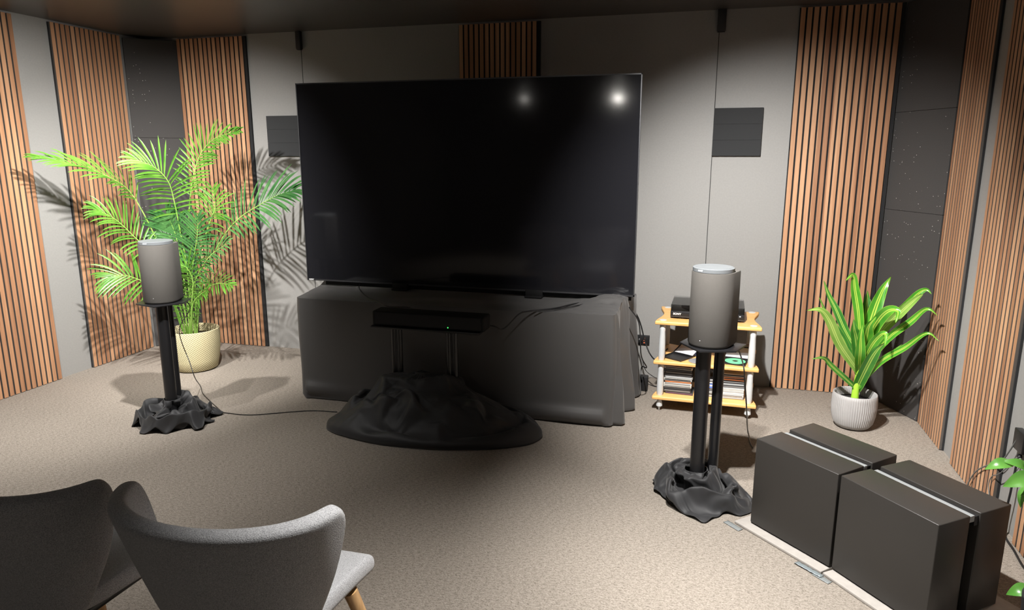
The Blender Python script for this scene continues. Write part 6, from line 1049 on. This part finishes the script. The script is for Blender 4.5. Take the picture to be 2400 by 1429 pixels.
S1 = V((.260, 2.898, BT)); S2 = S1 + u_ * .394 + v_ * .002; SUBRZ2 = SUBRZ - math.radians(6.5)
sub('square charcoal subwoofer nearer the right speaker stand', S1, SUBRZ)
sub('square charcoal subwoofer nearer the leafy branch at photo edge', S2, SUBRZ2)
for nm, S, e in (('pale grey board under the subwoofer nearer the speaker stand', S1, 0), ('pale grey board under the subwoofer nearer the leafy branch', S2, 1)):
    o = MB().box(-.045 if not e else .002, .385 if not e else .45, -.045, .42, 0, BT - .0005).build('floor_board', M['board'], None, bevel=.002)
    o.location = (S.x, S.y, .0003); o.rotation_euler = (0, 0, SUBRZ2 if e else SUBRZ); tag(o, nm, 'board', 'boards under the subwoofers')
def tape(label, p, ang, L, w, mat):
    rows = []
    for j in range(13):
        u = j / 12 - .5
        rows.append([V((u * L, k * w / 2, .0022 + .003 * max(0, nz(u * 9, k, L * 50)) + (.004 if mat == 'duct' else 0) * abs(math.sin(j * 1.3)))) for k in (-1, -.3, .3, 1)])
    o = MB().grid(rows).build('tape_strip', M[mat], None, smooth=True, solid=.0008); o.location = p; o.rotation_euler = (0, 0, ang)
    tag(o, label, 'tape', 'tape strips beside the boards')
pa = S1 - u_ * .055 - v_ * .050
tape('grey tape strip at the board corner near the right stand', (pa.x + .005, pa.y - .03, 0), SUBRZ, .085, .028, 'tape')
pb = S1 + u_ * .345 - v_ * .062
tape('crumpled silver tape strip at the joint of the two boards', (pb.x, pb.y, .001), SUBRZ + .05, .115, .022, 'duct')
pc = S1 + u_ * .405 - v_ * .064
tape('flat grey tape strip right of the crumpled silver tape', (pc.x, pc.y, 0), SUBRZ, .07, .024, 'tape')

# ------------------------------------------------------------------ chairs
def chair(label, loc, rz):
    t = thing('shell_chair', label, 'chair', loc, rz, 'grey upholstered shell chairs')
    rows = []; NS, NTt = 32, 16
    for j in range(NTt + 1):
        tt = j / NTt; row = []
        for i in range(NS + 1):
            s = -1 + 2 * i / NS
            top = .804 - .26 * max(0, (abs(s) - .84) / .16) ** 2.4
            bot = .405 + .05 * abs(s) ** 2
            z = bot + (top - bot) * tt; h = max(0, (z - .405) / .40)
            a = .135 + .137 * h ** .55; b = .10 + .085 * h; ph = s * math.radians(62 + 32 * h)
            row.append(V((a * math.sin(ph), -b * math.cos(ph) - .035 * h + .06 * abs(s) ** 5 * h, z)))
        rows.append(row)
    MB().grid(rows).build('backrest', M['chairf'], t, smooth=True, angle=180, solid=.042, sub=2)
    rows = []
    for j in range(15):
        v = j / 14; row = []
        for i in range(15):
            u = -1 + 2 * i / 14
            w = .135 + .040 * v
            x = u * w + .010 * v; y = -.11 + .432 * v + (.022 * (1 - u * u) * v)
            z = .420 + .012 * u ** 2 + .006 * math.sin(v * PI) - .012 * max(0, v - .75) * 4 * .3 + .03 * max(0, .25 - v) * 3
            row.append(V((x, y, z)))
        rows.append(row)
    MB().grid(rows).build('seat', M['chairf'], t, smooth=True, angle=180, solid=.05, sub=2)
    MB().box(-.12, .12, -.07, .27, .380, .400).build('under_frame', M['blackmetal'], t, bevel=.004)
    for x, y, dx, dy in ((-.115, -.05, -.09, -.09), (.115, -.05, .09, -.09), (-.15, .22, -.08, .10), (.15, .22, .08, .10)):
        n = 6; pts = [V((x + dx * (1 - k / n), y + dy * (1 - k / n), .001 + .395 * k / n)) for k in range(n + 1)]
        MB().tube(pts, [.012 + .008 * k / n for k in range(n + 1)], 16).build('leg', M['oak'], t, smooth=True)
    return t
chair('grey upholstered chair in front, its rim and seat brightly lit', (-1.010, 1.285, 0), math.radians(2.5))
chair('dark grey upholstered chair cut by the left photo edge', (-1.600, 1.270, 0), math.radians(-2))

# ------------------------------------------------------------------ potted palm
PB = V((-3.585, 4.19, 0))
palm = thing('potted_palm', 'tall palm with arching fronds in a woven rush basket', 'potted plant', PB)
def bl(z, r): return (r, z)
prof = [(.135, .004), (.150, .012), (.166, .08), (.178, .17), (.184, .25), (.181, .300), (.174, .303), (.172, .295), (.174, .24)]
bk = MB().lathe(prof, 96, caps=(True, False)).build('basket', M['basket'], palm, smooth=True, angle=50)
for a0 in (-2.05,):
    pts = [V((.188 * math.cos(a0 + d), .188 * math.sin(a0 + d), .235 - .012 * math.cos(d * 5))) for d in [k * .04 - .28 for k in range(15)]]
    tag(MB().tube(pts, .006).build('rope_handle', M['gcable'], bk, smooth=True), 'grey rope handle')
MB().lathe([(.172, .235), (.10, .245), (.0, .25)], 48, caps=(True, False)).build('soil', M['soil'], palm, smooth=True)

def frond(pts, n=24, L=.17, t0=.35, wid=.013, mat='palm', droop=.35, a0=62, a1=18, up=None, stem=.006, seed=0, taper=.5):
    rnd = random.Random(seed)
    P = spline([V(q) - PB for q in pts], 60)
    root = MB().tube(P, [stem * (1 - .75 * k / 60) for k in range(61)], 7)
    st = root.build('frond', M['palms'], palm, smooth=True)
    mb = MB()
    for i in range(n):
        u = i / (n - 1); tt = t0 + (1 - t0) * u
        fi = tt * 60; k = min(59, int(fi)); p = P[k].lerp(P[k + 1], fi - k); T_ = (P[min(60, k + 2)] - P[max(0, k - 1)]).normalized()
        upv = V(up) if up else V((0, 0, 1))
        Nn = upv - T_ * upv.dot(T_)
        if Nn.length < .15: Nn = V((0, -1, 0)) - T_ * V((0, -1, 0)).dot(T_)
        Nn.normalize(); S_ = T_.cross(Nn).normalized()
        for sd in (-1, 1):
            al = math.radians(a0 + (a1 - a0) * u + rnd.uniform(-6, 6))
            ln = L * (math.sin(PI * (.18 + .72 * u)) ** .7) * rnd.uniform(.88, 1.1)
            d = (T_ * math.cos(al) + S_ * sd * math.sin(al) + Nn * rnd.uniform(.08, .30)).normalized()
            side = d.cross(Nn).normalized(); nn = side.cross(d).normalized()
            m_ = 6; rows = []
            q = p.copy(); dd = d.copy()
            for j in range(m_ + 1):
                w = .66 * wid * (math.sin(PI * min(1, (.12 + .80 * j / m_))) ** .75) if j < m_ else .0006
                sdv = dd.cross(nn).normalized()
                rows.append([q - sdv * w * .5 + nn * w * .18, q.copy(), q + sdv * w * .5 + nn * w * .18])
                dd = (dd + V((0, 0, -1)) * droop * (.3 + j / m_) * .28 + V((0, 0, 0))).normalized()
                q = q + dd * ln / m_
            mb.grid(rows)
    mb.build('leaflets', M[mat], st, smooth=True, angle=180)
    return st
B0 = PB + V((0, 0, .25))
def A(x, y, Y): return at(x, y, Y)
b = lambda dx=0, dy=0: B0 + V((dx, dy, 0))
UC = (.55, -.62, .55)          # the blades open towards the middle of the room
# far left arch
frond([b(-.02, -.02), A(425, 700, 4.14), A(385, 600, 4.05), A(318, 468, 3.90), A(265, 420, 3.76), A(185, 388, 3.62), A(90, 368, 3.50)], 24, .20, .50, .020, 'palm', .42, 42, 10, seed=1, up=(.35, -.45, .8))
# middle, tip towards the left
frond([b(0, -.02), A(440, 640, 4.12), A(422, 540, 4.06), A(408, 470, 4.0), A(394, 425, 3.94), A(362, 392, 3.88), A(315, 372, 3.82)], 20, .23, .42, .021, 'palm', .40, 74, 16, seed=2, up=(.45, -.55, .55))
# tall right
frond([b(.01, 0), A(443, 600, 4.22), A(443, 500, 4.24), A(452, 420, 4.26), A(470, 362, 4.28), A(503, 325, 4.26), A(555, 308, 4.22)], 26, .19, .42, .021, 'palm', .30, 66, 16, seed=3, up=(.2, -.85, .45))
# large right
frond([b(.03, 0), A(472, 660, 4.22), A(520, 560, 4.27), A(560, 512, 4.30), A(612, 478, 4.33), A(650, 458, 4.34), A(688, 446, 4.34)], 26, .29, .40, .024, 'palmd', .38, 68, 16, seed=4, up=(.1, -.75, .65))
# right of middle, upright
frond([b(.02, .01), A(458, 640, 4.22), A(476, 570, 4.24), A(495, 510, 4.26), A(503, 490, 4.27), A(499, 446, 4.28)], 15, .20, .48, .017, 'palm', .55, 76, 25, seed=5, up=(.2, -.8, .5))
# mid left, behind the speaker
frond([b(-.03, -.03), A(410, 680, 4.05), A(360, 600, 3.95), A(315, 555, 3.88), A(272, 515, 3.80), A(225, 490, 3.72)], 18, .20, .45, .018, 'palm', .60, 62, 12, seed=6, up=(.45, -.5, .6))
# low left
frond([b(-.04, -.04), A(410, 715, 4.05), A(365, 675, 3.95), A(325, 655, 3.86), A(290, 645, 3.80), A(258, 648, 3.76)], 13, .24, .42, .022, 'palm', .55, 68, 16, seed=7, up=(.4, -.7, .4))
# centre, broad pale leaflets
frond([b(0, -.03), A(436, 690, 4.12), A(424, 610, 4.10), A(414, 560, 4.08), A(404, 530, 4.06), A(392, 505, 4.04)], 20, .22, .40, .026, 'palmd', .28, 72, 25, seed=8, up=(.3, -.9, .3))
frond([b(.01, -.03), A(446, 680, 4.10), A(455, 600, 4.08), A(462, 555, 4.06), A(464, 510, 4.04)], 18, .21, .36, .025, 'palmd', .32, 72, 25, seed=9, up=(.3, -.9, .3))
# low right, spreading
frond([b(.03, -.02), A(462, 700, 4.12), A(485, 675, 4.08), A(512, 664, 4.04), A(540, 668, 4.01)], 13, .15, .38, .016, 'palm', .35, 62, 18, seed=10, up=(.2, -.7, .6))
frond([b(.02, -.04), A(450, 710, 4.08), A(452, 660, 4.04), A(440, 630, 4.0), A(418, 618, 3.96)], 15, .19, .3, .017, 'palm', .6, 66, 25, seed=11, up=(.4, -.7, .4))
frond([b(-.01, -.05), A(432, 720, 4.08), A(418, 690, 4.04), A(408, 668, 4.0)], 13, .17, .2, .017, 'palm', .7, 66, 25, seed=12, up=(.4, -.7, .4))
frond([b(.0, -.04), A(444, 700, 4.08), A(466, 640, 4.06), A(492, 600, 4.04), A(530, 572, 4.02)], 16, .19, .4, .017, 'palmd', .5, 64, 20, seed=13, up=(.1, -.8, .5))
frond([b(.02, .02), A(452, 660, 4.26), A(440, 600, 4.3), A(405, 560, 4.32), A(375, 545, 4.3)], 16, .20, .4, .018, 'palmd', .5, 64, 20, seed=14, up=(.3, -.7, .5))
frond([b(.01, -.05), A(452, 715, 4.08), A(470, 690, 4.05), A(486, 680, 4.02)], 12, .14, .25, .015, 'palm', .6, 66, 25, seed=15, up=(.2, -.7, .5))
# bare blade leaning out of the basket
rows = []
Pq = spline([A(428, 777, 4.06) - PB, A(415, 735, 4.02) - PB, A(402, 700, 3.97) - PB], 16)
for k, q in enumerate(Pq):
    w = .011 * math.sin(PI * (.15 + .8 * k / 16)) ** .8; rows.append([q + V((-w, .002, 0)), q, q + V((w, .002, 0))])
MB().grid(rows).build('leaf_blade', M['palm'], palm, smooth=True, angle=180)

# ------------------------------------------------------------------ striped-leaf plant
DB = V((.897, 4.232, 0))
drac = thing('striped_leaf_plant', 'broad strap-leaf plant with yellow striped leaves in ribbed white pot', 'potted plant', DB)
rib = lambda a, z: 1 + .012 * math.cos(a * 62)
prof = [(.062, .002), (.090, .010), (.107, .035), (.117, .08), (.121, .13), (.119, .185), (.117, .205), (.112, .208), (.109, .200), (.107, .16)]
MB().lathe(prof, 372, caps=(True, False), rf=lambda a, z: rib(a, z) if z < .204 else 1).build('ribbed_pot', M['potw'], drac, smooth=True, angle=180)
MB().lathe([(.108, .155), (.06, .165), (.0, .168)], 40, caps=(True, False)).build('soil', M['potin'], drac, smooth=True)
MB().tube(spline([(.0, 0, .16), (.0, -.004, .26), (.005, -.006, .36)], 12), [.022 - .0009 * k for k in range(13)], 14).build('cane', M['cane'], drac, smooth=True)
def strap(pts, w, mat, curl=.25, face=None, seed=0):
    P = spline([V(q) - DB for q in pts], 30); rows = []
    for k, q in enumerate(P):
        u = k / 30; T_ = (P[min(30, k + 1)] - P[max(0, k - 1)]).normalized()
        f = V(face) if face else V((0, -1, .35))
        S_ = T_.cross(f)
        if S_.length < .05: S_ = T_.cross(V((1, 0, 0)))
        S_.normalize(); Nn = S_.cross(T_).normalized()
        ww = w * max(.02, (math.sin(PI * min(1, .10 + .88 * u)) ** .75)) * (.62 + .5 * math.sin(PI * min(1, u * 1.05)))
        if k == 30: ww = .0005
        row = []
        for i in range(9):
            c = -1 + i / 4
            wav = .0035 * math.sin(u * 17 + c * 2 + seed) * abs(c)
            row.append(q + S_ * c * ww * .5 + Nn * (curl * ww * (.5 * c * c - .15) + wav))
        rows.append(row)
    return MB().grid(rows, uv=True).build('leaf', M[mat], drac, smooth=True, angle=180)
C0 = V((.900, 4.226, .20)); C1 = V((.903, 4.224, .30)); C2 = V((.905, 4.222, .38))
STR = [
    (C0, [(1950, 858), (1931, 839), (1901, 841)], (4.16, 4.12, 4.08), .028, 'dracd'),
    (C1, [(1969, 808), (1944, 751), (1922, 726), (1890, 727)], (4.15, 4.10, 4.07, 4.04), .050, 'dracl'),
    (C1, [(1990, 825), (1969, 783), (1937, 735), (1920, 696)], (4.20, 4.18, 4.17, 4.16), .036, 'dracd'),
    (C2, [(1982, 776), (1960, 726), (1941, 688), (1931, 657)], (4.24, 4.26, 4.28, 4.29), .040, 'dracd'),
    (C2, [(2013, 742), (2004, 679), (1999, 644), (1982, 658)], (4.20, 4.19, 4.17, 4.14), .046, 'drac'),
    (C2, [(2046, 740), (2068, 682), (2089, 647)], (4.26, 4.29, 4.31), .066, 'drac'),
    (C2, [(2029, 757), (2032, 710), (2033, 680)], (4.29, 4.33, 4.34), .060, 'dracd'),
    (C1, [(2058, 786), (2111, 732), (2150, 697), (2164, 690)], (4.18, 4.13, 4.09, 4.07), .046, 'dracl'),
    (C2, [(2082, 757), (2120, 720), (2152, 688), (2171, 679), (2184, 690)], (4.22, 4.20, 4.18, 4.17, 4.15), .040, 'drac'),
    (C1, [(2079, 795), (2133, 754), (2171, 724), (2199, 740)], (4.17, 4.13, 4.10, 4.07), .036, 'drac'),
    (C0, [(2060, 850), (2120, 814), (2171, 781), (2201, 799)], (4.14, 4.08, 4.04, 4.0), .032, 'drac'),
    (C2, [(2050, 765), (2079, 730), (2104, 729), (2099, 756)], (4.13, 4.06, 4.02, 4.0), .056, 'drac'),
    (C1, [(2040, 815), (2061, 788), (2076, 783), (2074, 810)], (4.12, 4.07, 4.04, 4.02), .044, 'drac'),
    (C0, [(2036, 852), (2056, 820), (2075, 803)], (4.14, 4.10, 4.07), .058, 'dracd'),
    (C1, [(2008, 800), (2002, 770), (2001, 748)], (4.18, 4.15, 4.14), .056, 'dracd'),
    (C2, [(2030, 790), (2036, 765), (2054, 742)], (4.14, 4.10, 4.07), .062, 'drac'),
    (C0, [(2045, 862), (2080, 832), (2115, 806)], (4.18, 4.15, 4.12), .024, 'dracd'),
    (C1, [(2016, 830), (2018, 790), (2022, 758)], (4.14, 4.11, 4.10), .050, 'drac'),
]
for i, (c, px, ys, w, mt) in enumerate(STR):
    pts = [c, c + V((0, 0, .03))] + [at(x, y, Y) for (x, y), Y in zip(px, ys)]
    strap(pts, w, mt, seed=i)

# ------------------------------------------------------------------ leafy branch plant at the right
FB = V((1.135, 2.285, 0))
fic = thing('leafy_plant', 'green oval-leafed plant reaching in from the right photo edge', 'potted plant', FB)
MB().lathe([(.075, .002), (.095, .02), (.11, .20), (.105, .205), (.10, .19)], 48, caps=(True, False)).build('pot', M['potin'], fic, smooth=True)
MB().lathe([(.10, .185), (.0, .195)], 32, caps=(True, False)).build('soil', M['soil'], fic, smooth=True)
LY = 2.52
def F(x, y, Y=LY): return at(x, y, Y) - FB
MB().tube(spline([(0, 0, .18), (.0, .06, .42), (-.0, .15, .58), F(2420, 1105, 2.5)], 20), .006).build('branch', M['twig'], fic, smooth=True)
MB().tube(spline([(0, 0, .18), (-.01, .05, .24), F(2425, 1385, 2.36)], 14), .005).build('branch', M['twig'], fic, smooth=True)
def oval(tip, base, w, up=(-.3, -.6, .8), bend=.02):
    tip, base = V(tip), V(base); d = tip - base; rows = []
    S_ = d.normalized().cross(V(up).normalized()).normalized(); Nn = S_.cross(d.normalized())
    for j in range(17):
        u = j / 16; ww = w * math.sin(PI * u ** .8) ** .9 * .5 + .0004
        q = base + d * u + Nn * bend * math.sin(PI * u) * 1.
        rows.append([q + S_ * ww * c + Nn * abs(c) * ww * .25 for c in (-1, -.5, 0, .5, 1)])
    MB().grid(rows, uv=True).build('leaf', M['ficus'], fic, smooth=True, angle=180)
oval(F(2308, 1100), F(2378, 1088), .040)
oval(F(2345, 1080), F(2412, 1104), .034)
oval(F(2350, 1140, 2.48), F(2425, 1112, 2.50), .050, (-.5, -.8, .3))
oval(F(2392, 1190, 2.5), F(2422, 1130, 2.5), .030, (-.8, -.5, .1))
oval(F(2386, 1160, 2.5), F(2430, 1150, 2.5), .030)
oval(F(2358, 1393, 2.36), F(2425, 1384, 2.36), .044)
oval(F(2440, 1060, 2.5), F(2408, 1108, 2.5), .04)

# wall junction box and its cable by the leaf
t = thing('cable_box', 'small black box on right wall behind the leaves', 'cable box', (XR, 3.10, .36))
box('box_body', M['blackplastic'], -.03, -.001, -.045, .045, .015, .10, t, .004)
d = MB().lathe([(.010, 0), (.008, .012)], 14).build('cable_gland', M['blackplastic'], t); d.location = (-.015, 0, -.012)

# ------------------------------------------------------------------ cables
def cable(label, pts, r=.0032, mat='cable', n=60, group=None, name='cable'):
    pts = [V(q) for q in pts]
    o = MB().tube(spline(pts, n), r, 8).build(name, M[mat], None, smooth=True, off=pts[0]); return tag(o, label, 'cable', group)
Zf = lambda x, y: atz(x, y, .004)
cable('thin dark cable from left speaker down past the basket to floor', [V((-2.965, 3.36, .735)), V((-2.93, 3.42, .66)), at(420, 775, 3.55), at(445, 850, 3.50), at(457, 885, 3.50), atz(470, 905, .02), Zf(478, 925), Zf(520, 965)], .0026)
cable('thin dark cable across the carpet from left stand to cloth mound', [Zf(478, 963), Zf(520, 966), Zf(585, 972), Zf(680, 965), Zf(735, 962), Zf(790, 965)], .0026)
cable('grey cable hanging from right speaker past the rack to carpet', [V((.115, 3.22, .735)), V((.16, 3.25, .72)), at(1741, 850, 3.32), at(1746, 900, 3.33), at(1750, 960, 3.36), atz(1752, 1005, .03), Zf(1758, 1035), Zf(1764, 1048)], .0034, 'gcable')
zt = .674
cable('thin black cable trailing from television left foot over the cover', [V((-2.23, 4.24, .71)), atz(842, 676, zt + .004), atz(862, 697, zt + .003), atz(885, 706, zt + .003), atz(908, 718, zt + .002), V((-1.66, 3.76, .66)), V((-1.60, 3.64, .655))], .003)
cable('black cable running from centre speaker up over the right of the cover', [V((-1.30, 3.64, .62)), V((-1.12, 3.66, .607)), at(1180, 770, 3.70), atz(1215, 737, .668), atz(1240, 729, zt + .003), atz(1300, 722, zt + .004), atz(1345, 712, zt + .006), atz(1390, 705, zt + .01)], .0042)
cable('second black cable beside the first at the right of the cover', [atz(1255, 729, zt + .004), atz(1310, 724, zt + .005), atz(1350, 716, zt + .008), atz(1385, 709, zt + .012)], .003)
cable('black cable curving from television back to the rack middle shelf', [V((-.42, 4.28, .60)), at(1487, 730, 4.45), at(1500, 755, 4.5), at(1512, 800, 4.5), at(1524, 830, 4.46), at(1540, 842, 4.40), V((-.18, 4.42, .34))], .0045)
cable('black cable hanging down the right end of the table cover', [V((-.405, 4.12, .66)), V((-.345, 4.14, .56)), V((-.325, 4.15, .36)), V((-.30, 4.30, .24)), at(1504, 860, 4.5), at(1503, 888, 4.5), atz(1515, 898, .006), atz(1540, 905, .006), atz(1575, 897, .006)], .0036)
cable('thin cable on the carpet from wall to rack foot', [at(1505, 840, 4.62), at(1512, 865, 4.62), atz(1525, 878, .03), atz(1545, 888, .006), atz(1590, 897, .006)], .0024)
o = MB().box(-.03, .03, -.03, .03, 0, .10).build('power_adapter', M['blackplastic'], None, bevel=.005)
o.location = (-.335, 4.56, .001); tag(o, 'small black power adapter standing by the right table end', 'adapter')
XC = XR - .034
cable('grey cable looping over the middle slat panel on right wall', [atx(2262, 1150, XC), atx(2272, 1126, XC), atx(2288, 1104, XC), atx(2312, 1091, XC), atx(2345, 1083, XC), V((XR - .026, 3.10, .44))], .003, 'gcable')
cable('thin grey cable curling up at the middle slat panel edge', [atx(2318, 1160, XC), atx(2317, 1135, XC), atx(2325, 1116, XC), atx(2345, 1108, XC), V((XR - .024, 3.08, .36))], .0022, 'gcable')
cable('black cable from wall box along the right wall to carpet', [V((XR - .02, 3.10, .35)), V((XR - .03, 3.09, .2)), V((XR - .035, 3.09, .03)), atz(2378, 1292, .005), atz(2400, 1330, .005), atz(2430, 1360, .005)], .0045)

# ------------------------------------------------------------------ ceiling spotlights
def lamp(label, loc, aim, energy, size, blend=.6, soft=.03, colour=(1, .975, .94), fixture=True, lens=.036):
    loc, aim = V(loc), V(aim); d = (aim - loc).normalized()
    if fixture:
        t = thing('ceiling_spotlight', label, 'spotlight', (loc.x, loc.y, HC), 0, 'black ceiling spotlights')
        q = V((0, 0, 1)).rotation_difference(-d).to_matrix().to_4x4()
        c = loc - V((loc.x, loc.y, HC))
        Mx = Matrix.Translation(c) @ q
        hd = MB().lathe([(.045, .0), (.048, .004), (.048, .12), (.03, .135)], 32, caps=(False, True)); hd.v = [Mx @ w for w in hd.v]
        hd.build('lamp_head', M['blackmetal'], t, smooth=True)
        le = MB().lathe([(lens, .006), (lens, .010)], 24); le.v = [Mx @ w for w in le.v]
        le.build('lens', M['lampb' if loc.y < 0 else 'lamp'], t)
        MB().tube([V((0, 0, 0)), Mx @ V((0, 0, .10))], .012, 10).build('swivel_arm', M['blackmetal'], t)
    ld = bpy.data.lights.new('spot', 'SPOT'); ld.energy = energy; ld.spot_size = math.radians(size); ld.spot_blend = blend
    ld.shadow_soft_size = soft; ld.color = colour
    lo = bpy.data.objects.new('spot', ld); COL.objects.link(lo)
    lo.location = loc + d * .012; lo.rotation_mode = 'QUATERNION'; lo.rotation_quaternion = (-d).to_track_quat('Z', 'Y')
    return lo
lamp('black ceiling spotlight aimed at the left wall', (-2.05, 2.60, 2.33), (-4.1, 3.60, .72), 620, 83, 1.)
lamp('black ceiling spotlight aimed at the palm', (-3.12, 2.42, 2.33), (-3.60, 4.6, .76), 500, 76, 1.)
lamp('black ceiling spotlight aimed at the right corner', (-.20, 2.45, 2.33), (.42, 4.5, .60), 640, 77, 1.)
lamp('black ceiling spotlight aimed at the subwoofers', (-.15, 2.15, 2.33), (.78, 2.72, .1), 560, 86, 1.)
lamp('black ceiling spotlight above the brightly lit chair', (-.24, 1.40, 2.33), (-.27, 1.66, 0), 330, 70, 1.)
lamp('added black fill spotlight over the left of the carpet', (-2.75, 2.05, 2.33), (-3.05, 2.30, 0), 230, 96, 1.)  # added fill lamp, put in to brighten the carpet on the left
# lamps behind the viewer, mirrored in the screen
lamp('black ceiling spotlight at the room rear facing the screen', (-1.335, -2.40, 2.36), (-1.6, -1.3, 0), 120, 56, .9, lens=.058)
lamp('smaller black ceiling spotlight at the room rear', (-2.71, -2.17, 2.36), (-3.1, -1.0, 0), 150, 56, .9, lens=.017)

w = bpy.data.worlds.new('world'); sc.world = w; w.use_nodes = True
w.node_tree.nodes['Background'].inputs[0].default_value = (1, .96, .92, 1)
w.node_tree.nodes['Background'].inputs[1].default_value = 0.0
sc.view_settings.view_transform = 'Standard'; sc.view_settings.look = 'None'
sc.view_settings.gamma = 1; sc.view_settings.use_curve_mapping = False; sc.view_settings.exposure = 0.0
sc.cycles.max_bounces = 8; sc.cycles.diffuse_bounces = 5
sc.cycles.use_denoising = True
